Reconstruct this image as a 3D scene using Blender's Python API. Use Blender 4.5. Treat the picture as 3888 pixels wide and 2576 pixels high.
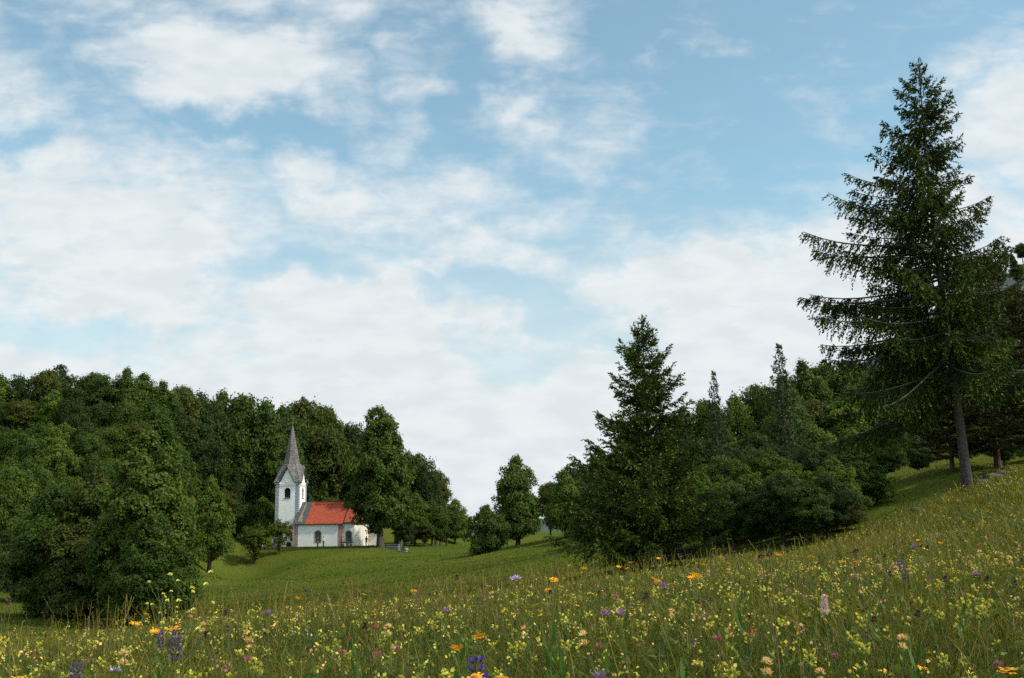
import bpy, bmesh, math, random
import numpy as np
from mathutils import Vector, Matrix

for o in list(bpy.data.objects):
    bpy.data.objects.remove(o)
SC = bpy.context.scene
COL = SC.collection
R = math.radians

# ------------------------------------------------------------------ camera
F_PX, W_PX, H_PX = 1050.0, 1024, 678
PITCH = math.atan((530 - 339) / F_PX)
ROLL = R(0.9)
cam_data = bpy.data.cameras.new('camera')
cam_data.sensor_width = 36.0
cam_data.lens = F_PX / W_PX * 36.0
cam_data.clip_start = 0.05
cam_data.clip_end = 9000.0
cam = bpy.data.objects.new('camera', cam_data)
COL.objects.link(cam)
CAM_M = Matrix.Rotation(math.pi / 2 + PITCH, 4, 'X') @ Matrix.Rotation(-ROLL, 4, 'Z')
cam.matrix_world = CAM_M
SC.camera = cam
C3 = np.array(CAM_M.to_3x3())
V_R, V_U, V_F = C3[:, 0], C3[:, 1], -C3[:, 2]


def ray(px, py):
    return V_R * ((px - 512) / F_PX) + V_U * ((339 - py) / F_PX) + V_F


def at(px, py, d):
    """The point at forward distance d (metres along y) seen at a pixel of the photograph."""
    r = ray(px, py)
    return r * (d / r[1])


# ------------------------------------------------------------------ sun, sky, exposure
SUN_AZ, SUN_EL = R(-17.0), R(46.0)            # azimuth counted from +x
sun_dir = Vector((math.cos(SUN_AZ) * math.cos(SUN_EL), math.sin(SUN_AZ) * math.cos(SUN_EL), math.sin(SUN_EL)))
sd = bpy.data.lights.new('sun', 'SUN')
sd.energy = 3.9
sd.angle = R(2.0)
sd.color = (1.0, 0.93, 0.82)
sun = bpy.data.objects.new('sun', sd)
COL.objects.link(sun)
sun.rotation_euler = sun_dir.to_track_quat('Z', 'Y').to_euler()

SC.view_settings.view_transform = 'Standard'
SC.view_settings.look = 'None'
SC.view_settings.exposure = 0.25
SC.view_settings.gamma = 1.0
SC.cycles.max_bounces = 6
SC.cycles.diffuse_bounces = 3
SC.cycles.glossy_bounces = 2
SC.cycles.transmission_bounces = 4
SC.cycles.transparent_max_bounces = 8
SC.cycles.use_denoising = False
SC.cycles.use_adaptive_sampling = True
SC.cycles.adaptive_threshold = 0.02
SC.cycles.sample_clamp_indirect = 6.0


class NT:
    """Small helper to write node trees."""
    def __init__(self, tree):
        self.t = tree
        tree.nodes.clear()

    def n(self, kind, **kw):
        nd = self.t.nodes.new(kind)
        for k, v in kw.items():
            if k.startswith('i_'):
                key = k[2:]
                key = int(key) if key.isdigit() else key.replace('_', ' ')
                s = nd.inputs[key]
                if isinstance(v, bpy.types.NodeSocket):
                    self.t.links.new(v, s)
                else:
                    s.default_value = v
            else:
                setattr(nd, k, v)
        return nd

    def m(self, op, a, b=0.0, clamp=False):
        nd = self.t.nodes.new('ShaderNodeMath')
        nd.operation = op
        nd.use_clamp = clamp
        for i, v in enumerate((a, b)):
            if isinstance(v, bpy.types.NodeSocket):
                self.t.links.new(v, nd.inputs[i])
            else:
                nd.inputs[i].default_value = v
        return nd.outputs[0]

    def mix(self, f, a, b, blend='MIX'):
        nd = self.t.nodes.new('ShaderNodeMix')
        nd.data_type = 'RGBA'
        nd.blend_type = blend
        for i, v in ((0, f), (6, a), (7, b)):
            if isinstance(v, bpy.types.NodeSocket):
                self.t.links.new(v, nd.inputs[i])
            else:
                nd.inputs[i].default_value = v if i == 0 else (*v, 1.0)[:4]
        return nd.outputs[2]

    def rng(self, v, a, b, c=0.0, d=1.0, smooth=True):
        nd = self.t.nodes.new('ShaderNodeMapRange')
        nd.interpolation_type = 'SMOOTHSTEP' if smooth else 'LINEAR'
        self.t.links.new(v, nd.inputs[0])
        for i, x in enumerate((a, b, c, d)):
            nd.inputs[i + 1].default_value = x
        return nd.outputs[0]

    def link(self, a, b):
        self.t.links.new(a, b)


def build_world():
    w = bpy.data.worlds.new('World')
    SC.world = w
    w.use_nodes = True
    g = NT(w.node_tree)
    tc = g.n('ShaderNodeTexCoord').outputs['Generated']
    sky = g.n('ShaderNodeTexSky', sky_type='NISHITA', sun_disc=False, sun_elevation=SUN_EL,
              sun_rotation=math.pi / 2 - SUN_AZ, altitude=600.0, air_density=1.0, dust_density=1.2, ozone_density=1.6)

    def dot(v):
        return g.n('ShaderNodeVectorMath', operation='DOT_PRODUCT', i_0=tc, i_1=tuple(v)).outputs['Value']
    f = g.m('MAXIMUM', dot(V_F), 0.12)
    x = g.m('ADD', g.m('MULTIPLY', g.m('DIVIDE', dot(V_R), f), F_PX / 100), 5.12)
    y = g.m('SUBTRACT', 3.39, g.m('MULTIPLY', g.m('DIVIDE', dot(V_U), f), F_PX / 100))
    xy = g.n('ShaderNodeCombineXYZ', i_0=x, i_1=y).outputs[0]
    # irregular edges: bend the cloud coordinates with noise
    wn = g.n('ShaderNodeTexNoise', noise_dimensions='2D', i_Vector=xy, i_Scale=1.3, i_Detail=5.0, i_Roughness=0.55).outputs['Color']
    wv = g.n('ShaderNodeVectorMath', operation='SUBTRACT', i_0=wn, i_1=(0.5, 0.5, 0.5)).outputs[0]
    wv = g.n('ShaderNodeVectorMath', operation='MULTIPLY', i_0=wv, i_1=(1.1, 0.75, 0.0)).outputs[0]
    q = g.n('ShaderNodeVectorMath', operation='ADD', i_0=xy, i_1=wv).outputs[0]
    blobs = [  # cx, cy, rx, ry, rot, amount   (units of 100 photograph pixels)
        (2.30, .62, 1.55, .62, 8, 1.25), (3.15, .95, .75, .55, -20, .8), (3.35, .55, .55, .55, 0, .55),
        (0.10, .95, .75, .85, 0, .8), (1.1, .05, 1.5, .45, 8, .55), (2.9, -.05, 1.7, .5, 6, .7), (.9, .95, 1.2, .7, 0, .4), (1.3, 1.1, 1.0, .55, 10, .45),
        (1.0, 2.25, 2.3, 1.15, 8, 1.25), (2.1, 2.1, .9, .9, 0, .6), (0.6, 1.65, 1.2, .6, 10, .6),
        (2.2, 1.42, 1.1, .22, 8, .6), (5.25, .2, .72, .55, 20, 1.0), (4.1, .85, .55, .6, 30, .6), (3.95, .5, .4, .35, 0, .5),
        (5.1, 1.05, .65, .3, -30, .8), (5.4, 1.3, .85, .42, 0, .75), (5.95, 1.55, 1.0, .42, 12, .65), (6.1, 1.1, .8, .45, 25, .42), (5.75, .8, .6, .2, 20, .35),
        (3.05, 1.75, .85, .4, 25, .9), (3.6, 2.05, 1.3, .5, 8, .95), (3.95, 1.5, .55, .45, 30, .6), (4.55, 1.95, .75, .55, -20, .85), (3.2, 2.3, .8, .4, 0, .6),
        (4.9, 2.3, 1.25, .42, -8, .8), (4.3, 2.55, 1.2, .26, -12, .6), (5.4, 2.55, .9, .3, 6, .5), (5.5, 2.15, .9, .3, 0, .4),
        (1.2, 3.05, 2.8, .62, 4, .8), (3.5, 3.1, 1.75, .66, 6, 1.2), (4.9, 3.25, 1.0, .5, 10, .7), (2.2, 3.35, 1.2, .3, 5, .4),
        (7.2, 2.75, 2.0, .6, -8, 1.1), (8.4, 2.9, 1.6, 1.0, -25, 1.25), (6.6, 2.32, .95, .22, 0, .55), (8.5, 2.15, .8, .55, -20, .7), (8.7, 1.75, .7, .35, 0, .4),
        (10.25, 1.15, 1.0, .85, 0, 1.35), (9.6, 2.0, 1.0, .6, 10, .95), (10.2, 2.4, 1.2, .7, 0, 1.0),
        (8.3, .9, .5, .3, -60, .22), (7.3, .48, .6, .13, 0, .35), (8.4, 1.25, .5, .3, 40, .28), (9.0, .5, 1.0, .3, -50, .15), (6.5, .45, .3, .12, -30, .3),
        (5.6, 2.95, .7, .25, -10, .4), (4.0, 3.85, 5.0, .7, 0, .95), (7.4, 3.4, 1.6, .6, 0, .9), (5.0, 5.0, 9.0, 1.7, 0, 1.5), (2.4, 3.5, 3.6, .6, 0, .62), (8.6, 3.7, 3.2, .8, 0, 1.1), (5.5, 4.2, 4.0, .7, 0, .9), (1.0, 2.7, 1.6, .7, 0, .9), (9.0, 3.2, 1.6, .8, 0, 1.1), (0.2, 3.65, 1.6, .35, 0, .7),
        (5.2, 3.62, .9, .22, 0, -.55), (1.1, 3.38, 1.6, .2, 6, -.5), (3.0, 2.68, .8, .26, 0, -.5), (5.0, 2.88, .9, .24, 8, -.5), (5.7, 3.2, .5, .4, 0, -.3),
        (2.4, 1.25, 1.2, .2, 6, -.4), (4.7, 1.35, .5, .9, 0, -.3), (2.95, 1.42, .5, .35, 0, -.3), (0.1, 1.45, .4, .16, 0, -.4), (.7, 2.52, .3, .12, 0, -.35),
    ]
    tot = None
    for cx, cy, rx, ry, rot, amp in blobs:
        mp = g.n('ShaderNodeMapping', vector_type='TEXTURE', i_Vector=q, i_Location=(cx, cy, 0), i_Rotation=(0, 0, R(rot)), i_Scale=(rx * 1.25, ry * 1.25, 1))
        gr = g.n('ShaderNodeTexGradient', gradient_type='SPHERICAL', i_Vector=mp.outputs[0]).outputs['Fac']
        v = g.m('MULTIPLY', gr, amp)
        tot = v if tot is None else g.m('MAXIMUM' if amp > 0 else 'ADD', tot, v)
    st = g.n('ShaderNodeVectorMath', operation='MULTIPLY', i_0=xy, i_1=(1.0, 2.4, 1.0)).outputs[0]
    n1 = g.n('ShaderNodeTexNoise', noise_dimensions='2D', i_Vector=st, i_Scale=1.5, i_Detail=8.0, i_Roughness=0.55, i_Distortion=0.25).outputs['Fac']
    n2 = g.n('ShaderNodeTexNoise', noise_dimensions='2D', i_Vector=st, i_Scale=4.2, i_Detail=5.0, i_Roughness=0.6).outputs['Fac']
    nn = g.m('ADD', g.m('MULTIPLY', g.m('SUBTRACT', n1, 0.5), 1.0), g.m('MULTIPLY', g.m('SUBTRACT', n2, 0.5), 0.3))
    behind = g.rng(dot(V_F), 0.55, 0.15)          # unseen cloud added over and behind the camera for more ambient light
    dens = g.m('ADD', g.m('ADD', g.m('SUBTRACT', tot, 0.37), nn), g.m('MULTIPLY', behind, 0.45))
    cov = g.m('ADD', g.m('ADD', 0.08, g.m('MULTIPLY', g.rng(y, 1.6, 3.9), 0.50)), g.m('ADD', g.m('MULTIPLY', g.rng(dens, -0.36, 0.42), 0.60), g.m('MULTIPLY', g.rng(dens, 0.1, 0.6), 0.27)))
    cov = g.m('MINIMUM', cov, 1.0)
    # thick middles turn a touch grey
    sh = g.n('ShaderNodeTexNoise', noise_dimensions='2D', i_Vector=st, i_Scale=2.0, i_Detail=6.0, i_Roughness=0.5).outputs['Fac']
    cc = g.mix(g.rng(sh, 0.28, 0.72), (4.85, 5.25, 5.45), (5.45, 5.75, 5.85))
    # added glow on unseen clouds towards the sun, for softer, stronger ambient light
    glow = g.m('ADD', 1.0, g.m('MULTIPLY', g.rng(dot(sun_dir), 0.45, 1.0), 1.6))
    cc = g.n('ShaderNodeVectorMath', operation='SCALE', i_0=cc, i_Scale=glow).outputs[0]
    blue = g.mix(1.0, sky.outputs[0], SKY_TINT, 'MULTIPLY')
    blue = g.n('ShaderNodeVectorMath', operation='SCALE', i_0=blue, i_Scale=g.rng(y, 1.5, 4.2, 1.0, 0.80)).outputs[0]
    col = g.mix(cov, blue, cc)
    # sky dimmed in view, raised over and behind the camera to light the ground
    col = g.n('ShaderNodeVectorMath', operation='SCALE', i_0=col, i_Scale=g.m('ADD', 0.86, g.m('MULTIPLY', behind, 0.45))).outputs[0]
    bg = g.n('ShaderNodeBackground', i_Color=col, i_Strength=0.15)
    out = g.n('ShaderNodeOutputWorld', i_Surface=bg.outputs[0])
    w.cycles.sampling_method = 'MANUAL'
    w.cycles.sample_map_resolution = 512


SKY_TINT = (1.22, 1.455, 1.19)
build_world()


# ------------------------------------------------------------------ object helpers
def tag(o, label=None, cat=None, group=None, kind=None):
    for k, v in (('label', label), ('category', cat), ('group', group), ('kind', kind)):
        if v:
            o[k] = v
    return o


def empty(name, loc, rz=0.0, scale=None):
    o = bpy.data.objects.new(name, None)
    o.location = tuple(float(v) for v in loc)
    o.rotation_euler = (0, 0, rz)
    o.empty_display_size = 0.2
    if scale is not None:
        o.scale = scale
    COL.objects.link(o)
    return o


def link_mesh(name, me, parent=None):
    o = bpy.data.objects.new(name, me)
    COL.objects.link(o)
    if parent is not None:
        o.parent = parent
    return o


def copy_tree(o, parent=None):
    c = o.copy()
    COL.objects.link(c)
    if parent is not None:
        c.parent = parent
    for ch in list(o.children):
        copy_tree(ch, c)
    return c


def mesh_np(name, verts, faces, mats, tint=None, smooth=False, mat_idx=None):
    """A mesh from arrays: verts (n,3), faces (m,k)."""
    verts = np.asarray(verts, np.float32)
    faces = np.asarray(faces, np.int32)
    me = bpy.data.meshes.new(name)
    nf, k = faces.shape
    me.vertices.add(len(verts))
    me.vertices.foreach_set('co', verts.ravel())
    me.loops.add(nf * k)
    me.loops.foreach_set('vertex_index', faces.ravel())
    me.polygons.add(nf)
    me.polygons.foreach_set('loop_start', np.arange(nf, dtype=np.int32) * k)
    if smooth:
        me.polygons.foreach_set('use_smooth', np.ones(nf, bool))
    for m_ in mats:
        me.materials.append(m_)
    if mat_idx is not None:
        me.polygons.foreach_set('material_index', np.asarray(mat_idx, np.int32))
    if tint is not None:
        a = me.attributes.new('tint', 'FLOAT', 'FACE')
        a.data.foreach_set('value', np.asarray(tint, np.float32))
    me.update(calc_edges=True)
    return me


class MB:
    """Collects simple solids and builds them as one mesh."""
    def __init__(self):
        self.v, self.f, self.mi = [], [], []

    def add(self, verts, faces, mi=0):
        b = len(self.v)
        self.v += [tuple(float(c) for c in p) for p in verts]
        self.f += [tuple(i + b for i in f) for f in faces]
        self.mi += [mi] * len(faces)
        return self

    def box(self, a, b, mi=0):
        x0, y0, z0 = a
        x1, y1, z1 = b
        v = [(x0, y0, z0), (x1, y0, z0), (x1, y1, z0), (x0, y1, z0), (x0, y0, z1), (x1, y0, z1), (x1, y1, z1), (x0, y1, z1)]
        return self.add(v, [(0, 3, 2, 1), (4, 5, 6, 7), (0, 1, 5, 4), (1, 2, 6, 5), (2, 3, 7, 6), (3, 0, 4, 7)], mi)

    def tube(self, pts, rad, sides=6, mi=0, cap=True):
        v, f = tube(pts, rad, sides)
        self.add(v, [tuple(q_) for q_ in f], mi)
        if cap:
            n = len(pts)
            b = len(self.v) - n * sides
            self.f += [tuple(range(b + sides - 1, b - 1, -1)), tuple(range(b + (n - 1) * sides, b + n * sides))]
            self.mi += [mi, mi]
        return self

    def prism(self, outline, y0, y1, mi=0):
        """Extrudes an (x,z) outline (counter-clockwise seen from -y) from y0 to y1."""
        n = len(outline)
        v = [(x, y0, z) for x, z in outline] + [(x, y1, z) for x, z in outline]
        f = [tuple(range(n)), tuple(range(2 * n - 1, n - 1, -1))]
        f += [(i, i + n, (i + 1) % n + n, (i + 1) % n) for i in range(n)]
        return self.add(v, f, mi)

    def lathe(self, prof, sides=10, c=(0, 0, 0), mi=0, sq=(1, 1)):
        b = len(self.v)
        for r, z in prof:
            for i in range(sides):
                a = 2 * math.pi * i / sides
                self.v.append((c[0] + r * math.cos(a) * sq[0], c[1] + r * math.sin(a) * sq[1], c[2] + z))
        n = len(prof)
        for j in range(n - 1):
            for i in range(sides):
                k = (i + 1) % sides
                self.f.append((b + j * sides + i, b + j * sides + k, b + (j + 1) * sides + k, b + (j + 1) * sides + i))
                self.mi.append(mi)
        self.f.append(tuple(range(b + sides - 1, b - 1, -1)))
        self.f.append(tuple(range(b + (n - 1) * sides, b + n * sides)))
        self.mi += [mi, mi]
        return self

    def build(self, name, mats, parent=None, smooth=False):
        me = bpy.data.meshes.new(name)
        me.from_pydata(self.v, [], self.f)
        for m_ in (mats if isinstance(mats, (list, tuple)) else [mats]):
            me.materials.append(m_)
        me.polygons.foreach_set('material_index', self.mi)
        if smooth:
            me.polygons.foreach_set('use_smooth', [True] * len(self.f))
        me.update()
        return link_mesh(name, me, parent)


def tube(pts, rad, sides=6):
    pts = np.asarray(pts, float)
    n = len(pts)
    rad = np.broadcast_to(np.asarray(rad, float), (n,))
    t = np.gradient(pts, axis=0)
    t /= np.linalg.norm(t, axis=1)[:, None] + 1e-9
    ref = np.array([0., 0., 1.]) if abs(t[0][2]) < 0.9 else np.array([1., 0., 0.])
    u = np.cross(t, ref)
    u /= np.linalg.norm(u, axis=1)[:, None] + 1e-9
    w = np.cross(t, u)
    a = np.arange(sides) / sides * 2 * math.pi
    v = pts[:, None, :] + rad[:, None, None] * (np.cos(a)[None, :, None] * u[:, None, :] + np.sin(a)[None, :, None] * w[:, None, :])
    i = np.arange(sides)
    j = (i + 1) % sides
    f = [np.stack([k * sides + i, k * sides + j, (k + 1) * sides + j, (k + 1) * sides + i], 1) for k in range(n - 1)]
    return v.reshape(-1, 3), np.concatenate(f)


class QB:
    """Collects arrays of quads (with a tint per quad)."""
    def __init__(self):
        self.v, self.f, self.t, self.n = [], [], [], 0

    def add(self, v, f, t):
        self.v.append(np.asarray(v, np.float32))
        self.f.append(np.asarray(f, np.int32) + self.n)
        self.t.append(np.broadcast_to(np.asarray(t, np.float32), (len(f),)))
        self.n += len(v)

    def leaves(self, c, u, w, t):
        """Diamond leaves: centre c, half long axis u, half short axis w."""
        n = len(c)
        v = np.stack([c - u, c + w - u * .1, c + u, c - w - u * .1], 1).reshape(-1, 3)
        self.add(v, np.arange(n * 4).reshape(n, 4), t)

    def tube(self, pts, rad, sides, t):
        v, f = tube(pts, rad, sides)
        self.add(v, f, t)

    def mesh(self, name, mats, smooth=False):
        return mesh_np(name, np.concatenate(self.v), np.concatenate(self.f), mats, np.concatenate(self.t), smooth)


def unit(a):
    return a / (np.linalg.norm(a, axis=-1, keepdims=True) + 1e-9)


# ------------------------------------------------------------------ materials
def new_mat(name):
    m_ = bpy.data.materials.new(name)
    m_.use_nodes = True
    return m_, NT(m_.node_tree)


def mat_plain(name, col, rough=0.8, var=0.15, scale=3.0, bump=0.0, spec=0.3, col2=None, metallic=0.0):
    m_, g = new_mat(name)
    tc = g.n('ShaderNodeTexCoord').outputs['Object']
    nz = g.n('ShaderNodeTexNoise', i_Vector=tc, i_Scale=scale, i_Detail=6.0, i_Roughness=0.6).outputs['Fac']
    c2 = col2 or tuple(c * (1 - var) for c in col)
    cc = g.mix(g.rng(nz, 0.3, 0.7), c2, tuple(min(1, c * (1 + var)) for c in col))
    p = g.n('ShaderNodeBsdfPrincipled', i_Base_Color=cc, i_Roughness=rough, i_Metallic=metallic)
    p.inputs['Specular IOR Level'].default_value = spec
    if bump:
        b = g.n('ShaderNodeBump', i_Strength=bump, i_Distance=0.05, i_Height=nz)
        g.link(b.outputs[0], p.inputs['Normal'])
    g.n('ShaderNodeOutputMaterial', i_Surface=p.outputs[0])
    return m_


def mat_leaf(name, c0, c1, c2=None, trans=0.3, rough=0.6, spec=0.12, rnd=0.25):
    """Foliage: colour by the leaf's own tint and a little per plant."""
    m_, g = new_mat(name)
    tint = g.n('ShaderNodeAttribute', attribute_name='tint').outputs['Fac']
    oi = g.n('ShaderNodeObjectInfo').outputs['Random']
    t = g.m('ADD', tint, g.m('MULTIPLY', g.m('SUBTRACT', oi, 0.5), rnd))
    rp = g.n('ShaderNodeValToRGB', i_Fac=t)
    e = rp.color_ramp.elements
    e[0].position, e[0].color = 0.0, (*c0, 1)
    e[1].position, e[1].color = 0.75, (*c1, 1)
    if c2:
        x = e.new(1.0)
        x.color = (*c2, 1)
    col = rp.outputs[0]
    p = g.n('ShaderNodeBsdfPrincipled', i_Base_Color=col, i_Roughness=rough)
    p.inputs['Specular IOR Level'].default_value = spec
    sh = p.outputs[0]
    if trans:
        tcol = g.mix(1.0, col, (1.25, 1.2, 0.7), 'MULTIPLY')
        tr = g.n('ShaderNodeBsdfTranslucent', i_Color=tcol)
        sh = g.n('ShaderNodeMixShader', i_Fac=trans, i_1=sh, i_2=tr.outputs[0]).outputs[0]
    g.n('ShaderNodeOutputMaterial', i_Surface=sh)
    return m_


M = {}
M['bark'] = mat_plain('bark', (0.060, 0.048, 0.039), 0.9, 0.45, 9.0, 0.6)
M['bark_dark'] = mat_plain('bark_dark', (0.045, 0.036, 0.028), 0.9, 0.4, 6.0, 0.4)
M['bark_pine'] = mat_plain('bark_pine', (0.075, 0.043, 0.03), 0.9, 0.4, 6.0, 0.4)

# ------------------------------------------------------------------ terrain
_anch = []
for x, y, z in [(0, 0, -.76), (-3, 0, -.92), (3, 0, -.56), (0, 5, -.80), (-12, 2, -1.4), (12, 2, .4), (-2, 6.5, -.93), (2.6, 6.5, -.62)]:
    _anch.append((x, y, z))
for px, py, d, dz in [
    (1024, 466, 43, -.3), (965, 490, 42, -.05), (880, 520, 36, -.3), (800, 547, 29, -.3), (700, 563, 22, -.3), (600, 577, 17, -.3),
    (430, 598, 13.5, -.32), (300, 609, 12, -.32), (170, 619, 11, -.32), (0, 645, 9.5, -.32), (512, 660, 3.2, -.42), (900, 640, 3.5, -.38), (100, 672, 3.2, -.36),
    (652, 570, 43, 0), (672, 556, 58, 0), (560, 580, 50, 0), (560, 563, 75, 0), (480, 571, 75, 0), (400, 590, 60, 0), (400, 577, 90, 0),
    (300, 601, 50, 0), (300, 590, 80, 0), (300, 576, 120, 0), (300, 561, 165, 0), (300, 549, 195, 0), (345, 549, 192, 0), (255, 551, 194, 0),
    (208, 560, 175, 0), (130, 622, 52, 0), (30, 614, 60, 0), (0, 592, 85, 0), (380, 550, 183, 0), (430, 556, 165, 0), (470, 561, 110, 0),
    (467, 537, 260, 0), (430, 549, 215, 0), (490, 552, 120, 0), (520, 545, 145, 0), (553, 537, 150, 0), (590, 556, 70, 0), (720, 557, 55, 0),
    (780, 547, 52, 0), (840, 525, 55, 0), (900, 490, 62, 0), (960, 460, 70, 0), (1024, 462, 78, 0), (740, 505, 105, 0), (650, 522, 120, 0),
    (850, 460, 120, 0), (950, 405, 145, 0), (1024, 360, 165, 0), (600, 530, 200, 0), (0, 545, 110, 0), (0, 447, 170, 0), (70, 447, 172, 0),
    (140, 447, 175, 0), (200, 456, 190, 0), (270, 470, 215, 0), (345, 480, 235, 0), (420, 520, 250, 0), (140, 535, 135, 0), (250, 533, 215, 0),
    (330, 528, 220, 0), (0, 500, 235, 0), (140, 490, 260, 0), (300, 510, 310, 0), (467, 541, 330, 0), (467, 533, 600, 0), (700, 500, 300, 0),
    (1024, 400, 260, 0), (0, 520, 500, 0), (512, 534, 900, 0), (1000, 500, 600, 0), (850, 480, 400, 0),
]:
    p = at(px, py, d)
    _anch.append((p[0], p[1], p[2] + dz))
_anch = np.array(_anch)
TH_MAX = R(42)


def _uv(x, y):
    th = np.clip(np.arctan2(x, y), -TH_MAX, TH_MAX)
    r = np.clip(np.hypot(x, y), 2.2, 1200.0)
    return np.stack([th * 2.6, np.log(r)], -1)


_P = _uv(_anch[:, 0], _anch[:, 1])


def _k(d2):
    return 0.5 * d2 * np.log(d2 + 1e-12)


def _tps():
    n = len(_P)
    d2 = ((_P[:, None] - _P[None]) ** 2).sum(-1)
    A = np.zeros((n + 3, n + 3))
    A[:n, :n] = _k(d2) + np.eye(n) * 0.004
    A[:n, n] = 1
    A[:n, n + 1:] = _P
    A[n:, :n] = A[:n, n:].T
    return np.linalg.solve(A, np.concatenate([_anch[:, 2], np.zeros(3)]))


_W = _tps()
CREST_PX = np.array([-300, 0, 170, 300, 430, 600, 700, 800, 880, 965, 1024, 1300, 1600.])
CREST_R = np.array([10, 11, 12.5, 14, 16, 20.5, 26, 33, 40, 46, 52, 64, 70.])
CREST_TH = np.arctan((CREST_PX - 512) / F_PX)


def crest(x, y):
    """Distance over the distance of the brow of the flowery slope: below 1 on the near slope."""
    return np.hypot(x, y) / np.interp(np.arctan2(x, y), CREST_TH, CREST_R)


PLATEAU = []      # (x, y, z, r_flat, r_out): level places


def ground(x, y):
    x = np.atleast_1d(np.asarray(x, float))
    y = np.atleast_1d(np.asarray(y, float))
    out = np.empty(x.shape)
    for s in range(0, len(x), 40000):
        q = _uv(x[s:s + 40000], y[s:s + 40000])
        d2 = ((q[:, None] - _P[None]) ** 2).sum(-1)
        out[s:s + 40000] = _k(d2) @ _W[:-3] + _W[-3] + q @ _W[-2:]
    # small unevenness
    out += 0.05 * np.sin(x * .71 + 1.3) * np.sin(y * .53 + .4) * np.clip(np.hypot(x, y) / 20, 0, 1)
    out += 0.16 * np.sin(x * .13 + .5) * np.sin(y * .17) * np.clip(np.hypot(x, y) / 60, 0, 1)
    k = crest(x, y)
    dip = np.clip((k - 1.0) / .22, 0, 1) * np.clip((1.9 - k) / .5, 0, 1)
    out -= dip * dip * (3 - 2 * dip) * .75 * np.clip(x / 6, .25, 1)
    for cx, cy, z, r0, r1 in PLATEAU:
        w = np.clip((r1 - np.hypot(x - cx, y - cy)) / (r1 - r0), 0, 1)
        w = w * w * (3 - 2 * w)
        out = out * (1 - w) + z * w
    return out


def gz(x, y):
    return float(ground([x], [y])[0])
# ------------------------------------------------------------------ the ground sheet
CH_O = at(297.8, 547.2, 197.0)                  # foot of the tower's front corner (church origin)
PLATEAU.append((CH_O[0] + 9, CH_O[1] + 3, CH_O[2] + 0.1, 12.0, 40.0))


def build_ground():
    th = np.concatenate([np.linspace(-180, -45, 28)[:-1], np.linspace(-45, 45, 331), np.linspace(45, 180, 28)[1:-1]]) * math.pi / 180
    r = np.concatenate([[0.4], np.geomspace(1.2, 420, 330), np.geomspace(450, 3500, 24)])
    T, RR = np.meshgrid(th, r, indexing='xy')
    X, Y = (RR * np.sin(T)).ravel(), (RR * np.cos(T)).ravel()
    Z = ground(X, Y)
    far = np.clip((RR.ravel() - 500) / 400, 0, 1)
    Z = Z * (1 - far) + (-14.0) * far
    n = len(th)
    m_ = len(r)
    i = np.arange(n)
    j = (i + 1) % n
    f = [np.stack([k * n + i, (k + 1) * n + i, (k + 1) * n + j, k * n + j], 1) for k in range(m_ - 1)]
    f = np.concatenate(f)
    v = np.stack([X, Y, Z], 1)
    mt, g = new_mat('meadow_ground')
    tc = g.n('ShaderNodeTexCoord').outputs['Object']
    a = g.n('ShaderNodeTexNoise', i_Vector=tc, i_Scale=0.06, i_Detail=7.0, i_Roughness=0.62).outputs['Fac']
    b = g.n('ShaderNodeTexNoise', i_Vector=tc, i_Scale=2.3, i_Detail=6.0, i_Roughness=0.7).outputs['Fac']
    st = g.n('ShaderNodeVectorMath', operation='MULTIPLY', i_0=tc, i_1=(0.05, 0.3, 0.3)).outputs[0]
    c = g.n('ShaderNodeTexNoise', i_Vector=st, i_Scale=1.2, i_Detail=5.0, i_Roughness=0.6).outputs['Fac']
    col = g.mix(g.rng(a, 0.35, 0.65), (0.050, 0.078, 0.010), (0.084, 0.092, 0.015))
    col = g.mix(g.m('MULTIPLY', g.rng(c, 0.5, 0.72), 0.55), col, (0.092, 0.080, 0.022))
    col = g.mix(g.m('MULTIPLY', g.rng(b, 0.4, 0.7), 0.5), col, (0.030, 0.046, 0.008))
    p = g.n('ShaderNodeBsdfPrincipled', i_Base_Color=col, i_Roughness=0.95)
    p.inputs['Specular IOR Level'].default_value = 0.0
    bp = g.n('ShaderNodeBump', i_Strength=0.9, i_Distance=0.25, i_Height=b)
    g.link(bp.outputs[0], p.inputs['Normal'])
    g.n('ShaderNodeOutputMaterial', i_Surface=p.outputs[0])
    o = link_mesh('ground', mesh_np('ground', v, f, [mt], smooth=True))
    tag(o, kind='structure')


build_ground()


def build_far_hills():
    mb = MB()
    mt = mat_plain('far_forest', (0.030, 0.055, 0.032), 0.95, 0.3, 0.02, 0.0)
    rnd = np.random.default_rng(5)
    th = np.linspace(-40, 40, 321) * math.pi / 180
    prof = 4.0 + 3.0 * np.sin(th * 9 + 1) + 2.0 * np.sin(th * 23) + rnd.normal(0, .8, len(th))
    v = []
    for k, (rr, hf) in enumerate(((1300, -0.6), (1450, 0.8), (1600, 1.0), (2100, -0.5))):
        for a, h in zip(th, prof):
            z = h * (2.2 if hf > 0 else 1) * hf + (-10 if hf < 0 else 0)
            v.append((rr * math.sin(a), rr * math.cos(a), z))
    n = len(th)
    f = [(k * n + i, k * n + i + 1, (k + 1) * n + i + 1, (k + 1) * n + i) for k in range(3) for i in range(n - 1)]
    mb.add(v, f)
    o = mb.build('hills', mt, smooth=True)
    tag(o, kind='structure')


build_far_hills()
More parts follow.
